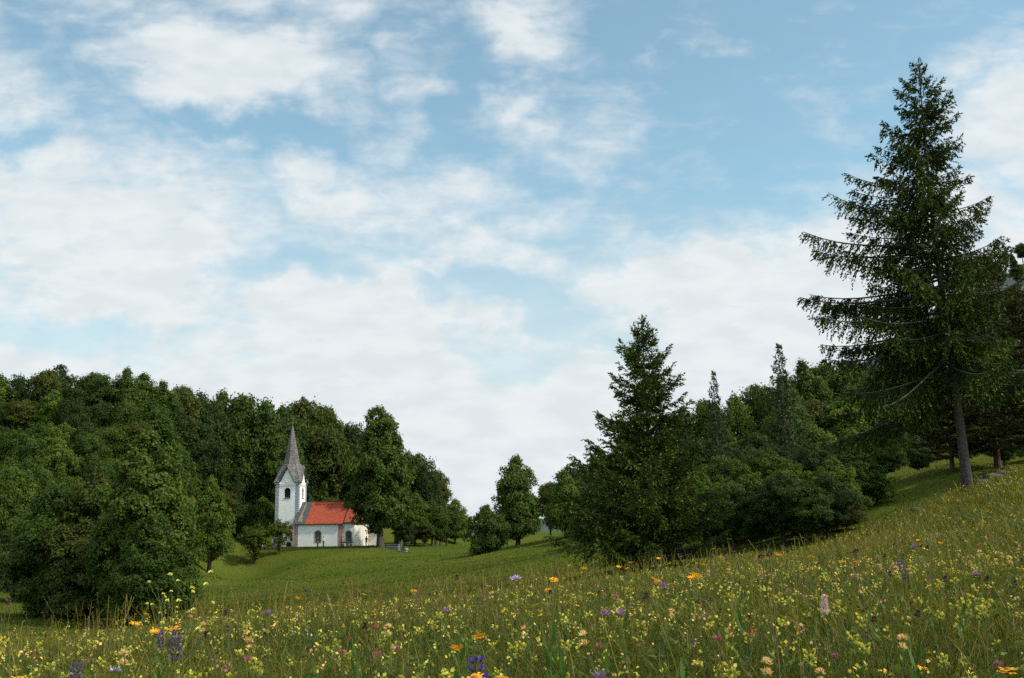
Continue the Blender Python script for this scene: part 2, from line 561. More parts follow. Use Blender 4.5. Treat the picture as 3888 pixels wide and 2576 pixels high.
# ------------------------------------------------------------------ foliage materials
M['leaf_beech'] = mat_leaf('leaf_beech', (0.0226, 0.0457, 0.0072), (0.0624, 0.0977, 0.0116), (0.1086, 0.1334, 0.0217), 0.36, 0.6, 0.12, 0.22)
M['leaf_maple'] = mat_leaf('leaf_maple', (0.0349, 0.0663, 0.0086), (0.0976, 0.1368, 0.0150), (0.1490, 0.1740, 0.0276), 0.38, 0.6, 0.12, 0.22)
M['leaf_dark'] = mat_leaf('leaf_dark', (0.0140, 0.0289, 0.0060), (0.0374, 0.0579, 0.0090), (0.0639, 0.0786, 0.0155), 0.32, 0.6, 0.12, 0.22)
M['leaf_olive'] = mat_leaf('leaf_olive', (0.0320, 0.0449, 0.0071), (0.0742, 0.0830, 0.0130), (0.1097, 0.1103, 0.0194), 0.36, 0.6, 0.12, 0.22)
M['leaf_linden'] = mat_leaf('leaf_linden', (0.0288, 0.0563, 0.0086), (0.0842, 0.1177, 0.0158), (0.1695, 0.1740, 0.0432), 0.36, 0.6, 0.12, 0.22)
M['leaf_apple'] = mat_leaf('leaf_apple', (0.0306, 0.0486, 0.0044), (0.0874, 0.1016, 0.0079), (0.1311, 0.1325, 0.0132), 0.35)
M['needle'] = mat_leaf('needle', (0.0118, 0.0201, 0.0053), (0.0324, 0.0453, 0.0079), (0.1110, 0.1406, 0.0192), 0.15, 0.7, 0.04)
M['needle_mid'] = mat_leaf('needle_mid', (0.0190, 0.0309, 0.0068), (0.0530, 0.0680, 0.0102), (0.1445, 0.1827, 0.0255), 0.16, 0.7, 0.04)
M['needle_pine'] = mat_leaf('needle_pine', (0.0235, 0.0229, 0.0070), (0.0589, 0.0513, 0.0120), (0.0981, 0.0795, 0.0180), 0.1)
M['needle_far'] = mat_leaf('needle_far', (0.0157, 0.0318, 0.0109), (0.0393, 0.0602, 0.0160), (0.0628, 0.0884, 0.0200), 0.1)
M['cone'] = mat_plain('cone_scales', (0.12, 0.065, 0.03), 0.7, 0.3, 30.0)


def prof_fn(pts):
    xs = np.array([p[0] for p in pts])
    ys = np.array([p[1] for p in pts])
    return lambda t: np.interp(t, xs, ys)


DOME = prof_fn([(0.0, .25), (.08, .62), (.25, .92), (.42, 1.0), (.6, .93), (.78, .72), (.9, .46), (1, .12)])
TALL = prof_fn([(0.0, .3), (.06, .7), (.2, 1.0), (.45, .95), (.65, .78), (.82, .52), (.93, .30), (1, .06)])
EGG = prof_fn([(0.0, .35), (.05, .7), (.15, .92), (.35, 1.0), (.6, .86), (.8, .60), (.93, .33), (1, .08)])
FAN = prof_fn([(0.0, .15), (.2, .5), (.45, .85), (.65, 1.0), (.82, .9), (.93, .6), (1, .2)])
BUSH = prof_fn([(0.0, .75), (.12, .95), (.35, 1.0), (.6, .9), (.8, .68), (.93, .42), (1, .1)])


def broadleaf(seed, H, Rr, prof, bare=0.12, n_clump=170, leaf=0.3, n_leaf=9000, r_trunk=None, lump=0.2, clump=0.2, spread=0.62, flat=0.9, lean=(0, 0), sticks=0.0):
    """Numbers of a broad-leaved tree: returns (trunk mesh builder, crown mesh builder)."""
    g = np.random.default_rng(seed)
    r_trunk = r_trunk or H * 0.021
    z0 = H * bare
    hc = H - z0
    # clump centres inside the envelope
    t = g.uniform(0, 1, n_clump * 5)
    keep = g.uniform(0, 1, len(t)) < prof(t) ** 1.2
    t = t[keep][:n_clump]
    n = len(t)
    az = g.uniform(0, 2 * math.pi, n)
    ph = g.uniform(0, 6.28, 6)
    wob = 1 + lump * (np.sin(az * 2 + ph[0] + t * 5) * .5 + np.sin(az * 3 + ph[1] - t * 7) * .5 + np.sin(t * 17 + ph[2] + az) * .5)
    rho = np.sqrt(g.uniform(spread ** 2 * .35, 1, n))
    rr = prof(t) * Rr * wob * rho
    cl = clump * Rr * g.uniform(.7, 1.35, n) * (0.62 + 0.38 * prof(t))
    rr = np.maximum(rr - cl * .5, 0)
    c = np.stack([rr * np.cos(az) + lean[0] * t, rr * np.sin(az) + lean[1] * t, z0 + t * hc * .96], 1)
    # leaves on the clumps
    wgt = cl ** 2
    k = g.choice(n, n_leaf, p=wgt / wgt.sum())
    d = unit(g.normal(size=(n_leaf, 3)))
    d[:, 2] = np.where(d[:, 2] < -.55, -d[:, 2], d[:, 2])
    rad = cl[k] * g.uniform(.35, 1.0, n_leaf) ** .5
    pos = c[k] + d * rad[:, None] * np.array([1, 1, flat])
    pos += g.normal(0, leaf * .3, pos.shape)
    far_ = (g.uniform(0, 1, n_leaf) < .22)[:, None]
    pos += far_ * unit(d + np.array([0, 0, .5])) * (np.minimum(g.exponential(.28, n_leaf), .55) * cl[k])[:, None]
    out = unit(np.stack([pos[:, 0], pos[:, 1], pos[:, 2] * 0 + .2 * Rr], 1))
    nrm = unit(d * .7 + out * .5 + np.array([0, 0, .25]) + g.normal(0, .6, pos.shape))
    u = unit(np.cross(nrm, unit(g.normal(size=pos.shape))))
    w = np.cross(nrm, u)
    s = leaf * g.uniform(.6, 1.35, n_leaf)[:, None]
    ctint = g.normal(.45, .13, n)
    tint = np.clip(ctint[k] + g.normal(0, .13, n_leaf), 0, 1)
    crown = QB()
    crown.leaves(pos, u * s * .58, w * s * .40, tint)
    # trunk and limbs
    wood = QB()
    zz = np.linspace(-.4, H * .9, 9)
    bend = g.normal(0, .012 * H, 2)
    px = bend[0] * np.sin(zz / H * 3) + lean[0] * zz / H
    py = bend[1] * np.sin(zz / H * 2.6) + lean[1] * zz / H
    rt = r_trunk * np.clip(1.0 - zz / H * .95, .06, 1)
    rt[0] *= 1.5
    wood.tube(np.stack([px, py, zz], 1), rt, 8, .5)
    order = g.permutation(n)[:min(n, 46)]
    for i in order:
        zc = c[i, 2]
        zs = max(H * bare * .8, zc - (0.25 + .3 * g.uniform()) * np.hypot(c[i, 0], c[i, 1]) - .06 * H)
        a = np.array([np.interp(zs, zz, px), np.interp(zs, zz, py), zs])
        b = c[i]
        m_ = (a + b) / 2 + np.array([0, 0, .06 * H * g.uniform(-.3, 1)])
        q = np.linspace(0, 1, 5)[:, None]
        pts = a * (1 - q) ** 2 + 2 * m_ * q * (1 - q) + b * q ** 2
        r0 = max(.3 * np.interp(zs, zz, rt), .012 * Rr)
        wood.tube(pts, np.linspace(r0, r0 * .25, 5), 5, .5)
    if sticks:
        for i in g.permutation(n)[:int(sticks)]:
            a = c[i]
            dd = unit(np.array([a[0] * .5, a[1] * .5, 1.0]) + g.normal(0, .4, 3))
            wood.tube(np.stack([a, a + dd * cl[i] * 1.6]), [.02, .008], 3, .5)
    return wood, crown


def spruce(seed, H, Lmax, lprof, bare=0.2, n_whorl=34, per=6, r_trunk=None, asym=None, twig_step=0.11, shoot=0.12, sw=0.022, e_top=50, e_bot=-8, sag=.35, hang=.6, extra=(), dens=1.0, upturn=.25, tip=0.55):
    """Numbers of a spruce: whorls of limbs carrying hanging twigs set with needle shoots."""
    g = np.random.default_rng(seed)
    r_trunk = r_trunk or H * .0125
    wood, crown = QB(), QB()
    zz = np.linspace(-.3, H, 14)
    cx = .006 * H * np.sin(zz / H * 5 + seed)
    cy = .006 * H * np.cos(zz / H * 4 + seed)
    rt = np.interp(zz / H, [-.1, 0, .08, .5, 1], [1.6, 1.35, 1.0, .62, .04]) * r_trunk
    wood.tube(np.stack([cx, cy, zz], 1), rt, 9, .5)
    limbs, paths = [], []
    for i in range(n_whorl):
        t = bare + (1 - bare) * (i + .3) / n_whorl
        t = 1 - (1 - t) ** 1.08
        off = g.uniform(0, 6.28)
        kk = per if t < .93 else 4
        for j in range(kk):
            a = off + j * 2 * math.pi / kk + g.normal(0, .22)
            tt = min(.992, t + g.normal(0, .012))
            L = Lmax * lprof(tt) * g.uniform(.62, 1.12)
            if asym is not None:
                L *= asym(a, tt)
            if L > .12:
                limbs.append((tt, a, L, None))
                if L > .9 and g.uniform() < .7:
                    limbs.append((min(.99, tt + g.uniform(.0, .03)), a + g.uniform(.3, .7), L * g.uniform(.3, .5), None))
    for (tt, a, L, el) in extra:
        limbs.append((tt, a, L, el))
    P_, D_, T_, TI_ = [], [], [], []
    for tt, a, L, el in limbs:
        e = R(el if el is not None else np.interp(tt, [bare, .6, .9, 1.0], [e_bot, 8, 30, e_top]) + g.normal(0, 5))
        s = np.linspace(0, 1, 9)
        f = np.array([math.cos(a), math.sin(a), 0.0])
        sg = sag * np.interp(tt, [0, .7, .95], [1, .7, .15])
        r_ = L * s * math.cos(e)
        z_ = L * (s * math.sin(e) - sg * s ** 1.6 * .62 + upturn * s ** 3.2)
        side = g.normal(0, .06) * L
        base = np.array([np.interp(tt * H, zz, cx), np.interp(tt * H, zz, cy), tt * H])
        pts = base + r_[:, None] * f + np.array([-f[1], f[0], 0]) * (side * s ** 2)[:, None] + np.array([0, 0, 1.]) * z_[:, None]
        paths.append((tt, a, pts))
        rb = max(.006, .011 * L + .004)
        wood.tube(pts, np.linspace(rb, rb * .2, 9), 4, .5)
        nt = int(L / twig_step * dens) + 3
        st = np.sort(g.uniform(.08, 1, nt) ** .85)
        q = np.stack([np.interp(st, s, pts[:, k]) for k in range(3)], 1)
        tg = unit(np.gradient(pts, axis=0))
        tq = unit(np.stack([np.interp(st, s, tg[:, k]) for k in range(3)], 1))
        sd_ = np.where(np.arange(nt) % 2 == 0, 1, -1)[:, None] * unit(np.cross(tq, [0, 0, 1.]))
        hg = hang * np.interp(tt, [0, .75, 1], [1.15, .8, .15])
        dd = unit(tq * g.uniform(.35, .9, (nt, 1)) + sd_ * g.uniform(.25, .95, (nt, 1)) + np.array([0, 0, -1.]) * (hg * g.uniform(.2, 1.4, (nt, 1))))
        # a few twigs on top, standing up a little
        tl = np.minimum((.2 + .4 * L * (1 - st) ** .7 * .55), .95) * g.uniform(.55, 1.25, nt)
        P_.append(q); D_.append(dd); T_.append(tl)
        TI_.append(np.full(nt, g.normal(.42, .07)) + .12 * st)
        # the limb's own leading shoot
        P_.append(pts[-2:-1]); D_.append(tg[-1:]); T_.append(np.array([.28 + .04 * L])); TI_.append(np.array([.6]))
    # leader
    for z in np.linspace(H * .93, H * 1.0, 7):
        P_.append(np.array([[cx[-1], cy[-1], z]])); D_.append(np.array([[.05, 0, 1.]])); T_.append(np.array([.3])); TI_.append(np.array([.55]))
    P_, D_, T_, TI_ = np.concatenate(P_), unit(np.concatenate(D_)), np.concatenate(T_), np.concatenate(TI_)
    ns = np.maximum(3, (T_ / (shoot * .27)).astype(int))
    k = np.repeat(np.arange(len(P_)), ns)
    pos_i = np.concatenate([np.arange(m_) / m_ for m_ in ns])
    u = np.clip(pos_i + g.uniform(0, .12, len(k)), 0, 1)
    drop = np.array([0, 0, -1.]) * (hang * .35 * (u * T_[k]) ** 1.5)[:, None]
    base = P_[k] + D_[k] * (u * T_[k])[:, None] + drop
    rnd = unit(g.normal(size=(len(k), 3)))
    lat = unit(np.cross(D_[k], rnd))
    dirs = unit(D_[k] + lat * g.uniform(.35, 1.1, (len(k), 1)) + np.array([0, 0, -.18 * hang]))
    Ls = shoot * g.uniform(.65, 1.3, len(k))
    w = unit(np.cross(dirs, unit(g.normal(size=dirs.shape))))
    isnew = (u > .72) & (g.uniform(0, 1, len(k)) < tip)
    tint = np.clip(TI_[k] + g.normal(0, .13, len(k)) + np.where(isnew, .3, -.06), 0, 1)
    crown.leaves(base + dirs * (Ls * .5)[:, None], dirs * (Ls * .5)[:, None], w * (sw * g.uniform(.8, 1.3, len(k)))[:, None], tint)
    return wood, crown, paths


def tree_thing(name, wood, crown, wood_mat, leaf_mat, parent_loc=(0, 0, 0)):
    root = empty(name, parent_loc)
    link_mesh('trunk', wood.mesh('trunk', [wood_mat], True), root)
    link_mesh('crown', crown.mesh('crown', [leaf_mat]), root)
    return root


ORD = 'first second third fourth fifth sixth seventh eighth ninth tenth eleventh twelfth thirteenth fourteenth fifteenth sixteenth seventeenth eighteenth nineteenth twentieth'.split()
rng = random.Random(11)


def stand(proto, H0, R0, px, top, d, width=None, label=None, group=None, first=None, lift=0.0, rz=None, cat='tree'):
    """Stands a copy of a tree at pixel column px, forward distance d, its tip at pixel row top."""
    b = at(px, 540, d)
    z = gz(b[0], b[1]) + lift
    tip = at(px, top, d)
    h = max(1.0, tip[2] - z)
    o = copy_tree(proto) if proto.get('used') else proto
    proto['used'] = 1
    if 'used' in o and o is not proto:
        del o['used']
    sz = h / H0
    sx = sz if width is None else (width * d / F_PX) / (2 * R0)
    sx = min(max(sx, .72 * sz), 1.28 * sz)
    o.location = (b[0], b[1], z)
    o.rotation_euler = (0, 0, rng.uniform(0, 6.28) if rz is None else rz)
    o.scale = (sx, sx, sz)
    tag(o, label, cat, group)
    return o


PROTO = []


def proto(name, wood, crown, wm, lm, H, Rr):
    o = tree_thing(name, wood, crown, M[wm], M[lm], (0, -60, -30))
    PROTO.append(o)
    return (o, H, Rr)


# ---- kinds for the far forest (leaf sprays about two pixels wide there)
FAR = []
for i, (nm, lm, pf, H, Rr, br) in enumerate([
        ('beech_tree', 'leaf_beech', DOME, 14, 4.6, .16), ('maple_tree', 'leaf_maple', EGG, 13, 4.0, .12), ('oak_tree', 'leaf_dark', DOME, 14, 5.0, .2),
        ('hornbeam_tree', 'leaf_olive', FAN, 13, 4.2, .15), ('beech_tree', 'leaf_dark', EGG, 15, 4.2, .14), ('maple_tree', 'leaf_beech', FAN, 14, 4.8, .2)]):
    w, c = broadleaf(100 + i, H, Rr, pf, br, 210, .30, 20000, lump=.26, clump=.22, sticks=14)
    FAR.append(proto(nm, w, c, 'bark_dark', lm, H, Rr))
FAR_WORD = ['dark green beech', 'bright green maple', 'deep green broad oak', 'olive green hornbeam', 'blackish green beech', 'mid green spreading maple']

# ---- kinds for the nearer wood edge (finer sprays)
NEAR = []
for i, (nm, lm, pf, H, Rr, br) in enumerate([
        ('maple_tree', 'leaf_maple', EGG, 10, 3.3, .10), ('beech_tree', 'leaf_beech', DOME, 10, 3.5, .19), ('oak_tree', 'leaf_dark', DOME, 10, 3.8, .13), ('hornbeam_tree', 'leaf_olive', TALL, 10, 3.2, .1)]):
    w, c = broadleaf(200 + i, H, Rr, pf, br, 300, .16, 40000, lump=.42, clump=.15, sticks=26)
    NEAR.append(proto(nm, w, c, 'bark_dark', lm, H, Rr))
NEAR_WORD = ['bright green maple', 'mid green beech', 'dark bushy oak', 'olive green hornbeam']

w, c, _ = spruce(301, 14, 2.9, prof_fn([(0, 1), (.3, .9), (.7, .5), (1, .05)]), .06, 21, 6, twig_step=.24, shoot=.3, sw=.055, hang=.7, tip=.2, sag=.4, upturn=.35)
FARSPR = proto('spruce_tree', w, c, 'bark_dark', 'needle_far', 14, 2.9)


def interp_top(tab, px):
    return float(np.interp(px, [p[0] for p in tab], [p[1] for p in tab]))


def forest_row(row, xs, tops, ds, kinds, words_, where, group, jit=6, width=None, cat='tree'):
    for i, px in enumerate(xs):
        k = rng.randrange(len(kinds))
        pr, H0, R0 = kinds[k]
        x = px + rng.uniform(-jit, jit)
        top = interp_top(tops, x) + rng.uniform(-5, 6)
        d = interp_top(ds, x) + rng.uniform(-4, 4)
        if 212 < x < 380:
            d = max(d, 207 + rng.uniform(0, 8) + (x - 212) * .06)
        elif 170 < x <= 212:
            d = max(d, 168 + (x - 170) * .9)
        lab = f"{words_[k]} {where}, {ORD[min(i, 19)]} from left"
        stand(pr, H0, R0, x, top, d, None if width is None else width * rng.uniform(.8, 1.25), lab, group, cat=cat)


# ------------------------------------------------------------------ the wooded hill on the left
SKY_L = [(-40, 374), (0, 372), (20, 369), (60, 367), (100, 371), (140, 370), (165, 381), (190, 388), (220, 389), (245, 394), (265, 397), (282, 412), (297, 403), (312, 402), (335, 409), (350, 414), (370, 425), (400, 440), (415, 452), (432, 462), (448, 475), (458, 482), (470, 520)]
G_L = 'trees of the wooded hill behind the church'
D_RIDGE = [(-40, 172), (0, 172), (140, 177), (200, 192), (270, 215), (345, 235), (420, 250)]
forest_row(0, list(range(-30, 372, 21)), SKY_L, D_RIDGE, FAR, FAR_WORD, 'in the skyline row of the wooded hill', G_L, 5, 42)


def row_between(fr, xs, shift, dsh, where, width=44, jit=8):
    tops = [(x, y + shift) for x, y in SKY_L]
    ds = [(x, d - dsh) for x, d in D_RIDGE]
    forest_row(1, xs, tops, ds, FAR, FAR_WORD, where, G_L, jit, width)


row_between(.2, list(range(-36, 372, 26)), 26, 9, 'just under the skyline of the wooded hill')
row_between(.4, list(range(-28, 350, 27)), 56, 22, 'on the upper flank of the wooded hill')
row_between(.6, list(range(-34, 345, 28)), 88, 36, 'on the lower flank of the wooded hill', 48)
row_between(.8, list(range(-26, 260, 28)), 118, 52, 'above the foot of the wooded hill', 48)
row_between(1., list(range(-30, 230, 30)), 150, 68, 'in the lowest row of the wooded hill', 52)
# behind the church and out to the gap
xs_gap = [(372, 428, 200), (396, 442, 205), (412, 452, 208), (425, 462, 204), (436, 470, 210), (398, 478, 190), (415, 492, 190), (432, 500, 192), (447, 505, 212), (405, 515, 186), (425, 522, 188), (440, 522, 200), (455, 498, 230), (462, 512, 245)]
for i, (px, top, d) in enumerate(xs_gap):
    k = (i * 5 + 1) % len(FAR)
    stand(FAR[k][0], FAR[k][1], FAR[k][2], px, top, d, 34 if i < 9 else 30, f"{FAR_WORD[k]} between old linden and meadow gap, {ORD[i]} counting outward", 'trees between the linden and the gap')
for i, (px, top, d) in enumerate([(222, 490, 200), (240, 500, 202), (262, 496, 204), (318, 505, 222), (336, 500, 222), (352, 498, 220), (228, 528, 192), (250, 526, 198), (310, 515, 224)]):
    k = (i * 2 + 3) % len(FAR)
    stand(FAR[k][0], FAR[k][1], FAR[k][2], px, top, d, 30, f"{FAR_WORD[k]} close behind the church, {ORD[i]} in that thicket", 'trees close behind the church')

# ------------------------------------------------------------------ the wooded slope on the right
SKY_R = [(545, 500), (560, 474), (575, 455), (590, 448), (620, 430), (660, 420), (700, 402), (720, 396), (740, 392), (765, 389), (800, 372), (820, 362), (850, 358), (880, 360), (930, 345), (1040, 300)]
G_R = 'trees of the wooded slope across the meadow'
forest_row(0, list(range(575, 1040, 24)), SKY_R, [(560, 130), (740, 112), (850, 118), (1030, 150)], FAR, FAR_WORD, 'on the skyline of the slope behind the spruces', G_R, 6, 46)
forest_row(1, list(range(580, 1030, 30)), [(x, y + 34) for x, y in SKY_R], [(560, 118), (740, 98), (850, 104), (1030, 130)], FAR, FAR_WORD, 'just under the skyline of the right slope', G_R, 8, 54)
forest_row(1, list(range(590, 960, 34)), [(x, y + 66) for x, y in SKY_R], [(560, 104), (740, 86), (850, 90), (1030, 110)], FAR, FAR_WORD, 'in the middle of the right wooded slope', G_R, 8, 60)
forest_row(1, [700, 738, 775, 812, 850, 886, 922], [(690, 462), (740, 450), (800, 440), (930, 438)], [(600, 84), (760, 70), (850, 72), (930, 80)], NEAR, NEAR_WORD, 'in the front row of the right slope', G_R, 6, 74)
for i, (px, top, d, wd, k) in enumerate([(703, 470, 64, 60, 0), (724, 452, 66, 60, 1), (748, 462, 62, 66, 0), (772, 446, 64, 66, 1), (794, 458, 58, 70, 0), (816, 442, 62, 70, 2), (838, 456, 58, 70, 0), (858, 446, 62, 66, 1), (880, 462, 62, 56, 0),
                                         (712, 486, 59, 54, 2), (734, 478, 57, 58, 1), (760, 482, 55, 60, 2), (784, 470, 54, 62, 2), (806, 478, 53, 62, 1), (828, 472, 54, 62, 2), (848, 484, 56, 54, 3), (602, 496, 96, 50, 1), (624, 484, 92, 50, 2), (585, 508, 100, 40, 0)]):
    pr, H0, R0 = NEAR[k]
    stand(pr, H0, R0, px, top, d, wd, f"{NEAR_WORD[k]} on the meadow edge under the slope, {ORD[i]} of that fringe", 'bushy trees along the meadow edge', cat='tree')
pr, H0, R0 = FARSPR
stand(pr, H0, R0, 722, 374, 92, 34, 'small dark spruce poking over the rounded treetops of the slope', 'spruces on the skyline')
stand(pr, H0, R0, 791, 347, 84, 58, 'tall thin dark spruce on the skyline beside the big spruce', 'spruces on the skyline')
for i, (px, top, d, wd) in enumerate([(236, 470, 205, 22), (318, 492, 226, 24), (335, 488, 228, 24), (258, 462, 210, 22)]):
    stand(pr, H0, R0, px, top, d, wd, f"small brownish green conifer in the wood behind the church, {ORD[i]} of four", 'conifers behind the church')

# ------------------------------------------------------------------ single trees in the meadow
w, c = broadleaf(41, 25, 6.0, prof_fn([(0.0, .55), (.06, .85), (.2, 1.0), (.4, .98), (.6, .86), (.8, .66), (.92, .45), (1, .14)]), .11, 330, .42, 34000, r_trunk=.62, lump=.16, clump=.16, lean=(-.4, 0))
o, h, r_ = proto('linden_tree', w, c, 'bark', 'leaf_linden', 25, 6.0)
stand(o, h, r_, 380.5, 403, 183, 60, 'tall old linden with thick trunk beside the red church roof', rz=0.3)
w, c = broadleaf(42, 14, 4.2, TALL, .06, 230, .30, 24000, lump=.1, clump=.2, r_trunk=.32)
o, h, r_ = proto('linden_tree', w, c, 'bark_dark', 'leaf_linden', 14, 4.2)
stand(o, h, r_, 518, 453, 146, 56, 'egg-shaped linden standing alone in the meadow gap', rz=1.0)
w, c = broadleaf(43, 6, 3.6, BUSH, .0, 170, .26, 16000, lump=.5, clump=.18)
o, h, r_ = proto('round_bush', w, c, 'bark_dark', 'leaf_beech', 6, 3.6)
stand(o, h, r_, 487, 506, 121, 42, 'low round bush at the foot of the egg-shaped linden', cat='bush')
for i, (px, top, d, wd, k) in enumerate([(551, 482, 122, 26, 3), (565, 468, 118, 36, 1), (580, 476, 122, 36, 4)]):
    pr, H0, R0 = FAR[k]
    stand(pr, H0, R0, px, top, d, wd, f"{FAR_WORD[k]} between egg-shaped linden and smaller spruce, {ORD[i]} from linden", 'trees between linden and smaller spruce')

# left group
M['leaf_sunlit'] = mat_leaf('leaf_sunlit', (0.0337, 0.0606, 0.0086), (0.0898, 0.1247, 0.0157), (0.1572, 0.1782, 0.0392), 0.36, 0.6, 0.12, 0.1)  # lighter linden leaf: the crown's sunlit look is put into the colour
w, c = broadleaf(51, 11, 3.1, EGG, .05, 300, .16, 52000, lump=.18, clump=.16, r_trunk=.2)
o, h, r_ = proto('linden_tree', w, c, 'bark_dark', 'leaf_sunlit', 11, 3.1)
stand(o, h, r_, 143, 424, 51, 108, 'tall round-topped linden, highest of the dark group below the hill', 'dark tree group below the wooded hill', rz=2.0)
w, c = broadleaf(52, 9.5, 3.4, prof_fn([(0, .9), (.2, 1.0), (.45, .82), (.7, .5), (.9, .2), (1, .05)]), .04, 300, .16, 46000, lump=.2, clump=.16, flat=.75, r_trunk=.18)
o, h, r_ = proto('hornbeam_tree', w, c, 'bark_dark', 'leaf_olive', 9.5, 3.4)
stand(o, h, r_, 92, 458, 56, 110, 'brownish olive cone-shaped hornbeam in front of the dark group', 'dark tree group below the wooded hill', rz=.5)
w, c = broadleaf(53, 9, 3.0, BUSH, .03, 280, .16, 42000, lump=.22, clump=.17, r_trunk=.16)
o, h, r_ = proto('maple_tree', w, c, 'bark_dark', 'leaf_beech', 9, 3.0)
stand(o, h, r_, 152, 512, 48.5, 70, 'leafy dark green maple filling the lower side of the group facing the meadow', 'dark tree group below the wooded hill', rz=.2)
stand(o, h, r_, 163, 452, 60, 50, 'green maple behind the round-topped linden, nearest the church', 'dark tree group below the wooded hill', rz=3.4)
stand(o, h, r_, 56, 480, 57, 92, 'very dark maple on the shaded side of the group', 'dark tree group below the wooded hill', rz=4.4)
for i, (px, top, d, wd, k) in enumerate([(8, 462, 84, 70, 0), (30, 452, 96, 60, 1), (-24, 446, 80, 74, 1), (60, 470, 98, 56, 0), (44, 420, 120, 56, 0), (10, 425, 118, 56, 1), (82, 430, 125, 56, 1), (18, 540, 76, 60, 2), (182, 500, 150, 34, 1), (-10, 520, 72, 60, 2)]):
    pr, H0, R0 = NEAR[k]
    stand(pr, H0, R0, px, top, d, wd, f"{NEAR_WORD[k]} at the hill foot round the dark group, {ORD[i]} there", 'trees at the foot of the wooded hill')
w, c = broadleaf(54, 14, 4.4, EGG, .12, 220, .28, 20000, lump=.25, clump=.18, r_trunk=.4)
o, h, r_ = proto('pear_tree', w, c, 'bark_dark', 'leaf_maple', 14, 4.4)
stand(o, h, r_, 210, 474, 150, 38, 'yellowish green tree with visible dark trunk on the meadow by the mound', rz=1.2)
w, c = broadleaf(55, 6, 2.3, FAN, .08, 110, .20, 5600, lump=.6, clump=.2, r_trunk=.10, sticks=40)
o, h, r_ = proto('apple_tree', w, c, 'bark_dark', 'leaf_apple', 6, 2.2)
stand(o, h, r_, 255, 524, 176, 32, 'light green apple tree with leaning crown, farther of the two from the church tower', 'apple trees beside the church tower', rz=.4)
stand(o, h, r_, 280, 519, 180, 24, 'light green apple tree right in front of the church tower', 'apple trees beside the church tower', rz=2.9)

# ------------------------------------------------------------------ the big spruce
def asym_big(a, t):
    left = math.cos(a - math.pi)       # +1 towards the church side
    lo = 1 + .24 * max(left, 0) * np.interp(t, [.2, .45, .75, .85], [1, 1, .6, 0])
    hi = 1 - .42 * max(-left, 0) * np.interp(t, [.2, .35, .5, .75, .85], [.1, .7, .6, .7, .1])
    gap = np.interp(t, [.62, .655, .69], [1, .5, 1]) if left < .35 else 1
    return lo * hi * gap


w, c, BIG_PATHS = spruce(71, 17.2, 4.1, prof_fn([(.2, .85), (.3, 1.0), (.45, .95), (.6, .72), (.68, .60), (.74, .50), (.82, .40), (.9, .27), (.96, .13), (1, .03)]), .235, 25, 6, r_trunk=.185,
                asym=asym_big, twig_step=.056, shoot=.14, sw=.028, e_bot=-10, sag=.42, hang=1.15, upturn=.2, tip=.45,
                extra=[(.24, 3.3, 5.2, -20), (.255, 3.0, 5.4, -24), (.33, 3.1, 5.2, -4), (.40, 3.2, 5.5, 0), (.37, 2.9, 5.0, -4), (.44, 3.1, 5.7, 3), (.46, 2.85, 5.2, 2), (.555, 3.2, 5.6, 7), (.54, 2.95, 5.0, 5), (.63, 3.12, 4.5, 11), (.69, 3.15, 3.5, 13), (.67, 2.9, 3.2, 11), (.44, .1, 3.0, 6), (.63, 0, 2.6, 16), (.52, -.1, 3.0, 10), (.30, .2, 4.4, -4), (.27, -.3, 4.4, -8)])
BIG = tree_thing('spruce_tree', w, c, M['bark'], M['needle'], (0, 0, 0))
b = at(965, 490, 42)
BIG.location = (b[0], b[1], gz(b[0], b[1]))
tip_ = at(921, 65, 42)
BIG.scale = (1, 1, float((tip_[2] - BIG.location.z) / 17.2))
BIG.rotation_euler = (0, R(-1.1), 0)
tag(BIG, 'tallest spruce with bare lower trunk rising on the flowery slope', 'tree')


def build_cones():
    g = np.random.default_rng(8)
    mb = MB()
    prof = [(.004, .0), (.022, -.02), (.03, -.06), (.027, -.11), (.012, -.15), (.003, -.16)]
    mb.lathe(prof, 7)
    first = None
    sel = [p for t, a, p in BIG_PATHS if .58 < t < .86 and np.hypot(*(p[-1][:2] - p[0][:2])) > 1.3]
    for k in range(26):
        p = sel[(k * 7) % len(sel)]
        q = p[6] * (1 - (k % 3) * .4) + p[7] * ((k % 3) * .4)
        o = mb.build('cone', M['cone'], BIG, True) if first is None else link_mesh('cone', first.data, BIG)
        first = first or o
        o.location = (q[0] + g.normal(0, .05), q[1] + g.normal(0, .05), q[2] - .06)
        o.rotation_euler = (g.normal(0, .2), g.normal(0, .2), 0)
        o.scale = (1.2, 1.2, 1.2)


build_cones()

# ------------------------------------------------------------------ the smaller spruce
w, c, _ = spruce(82, 10.2, 3.85, prof_fn([(.02, .9), (.12, 1.0), (.3, .86), (.45, .66), (.6, .56), (.72, .46), (.84, .29), (.92, .15), (1, .03)]), .035, 24, 7, r_trunk=.13,
                asym=lambda a, t: (1 + .12 * max(math.cos(a - 3.3), 0) - .22 * max(math.cos(a), 0)) if t < .5 else .92, twig_step=.058, shoot=.13, sw=.027, e_top=58, e_bot=4, sag=.25, hang=.5, upturn=.3, tip=.6)
o = tree_thing('spruce_tree', w, c, M['bark_dark'], M['needle_mid'], (0, 0, 0))
b = at(653, 569, 43)
o.location = (b[0], b[1], gz(b[0], b[1]))
o.scale = (1, 1, float((at(643, 322, 43)[2] - o.location.z) / 10.2))
tag(o, 'younger spruce in the meadow with branches down to the ground and a thin tip', 'tree')

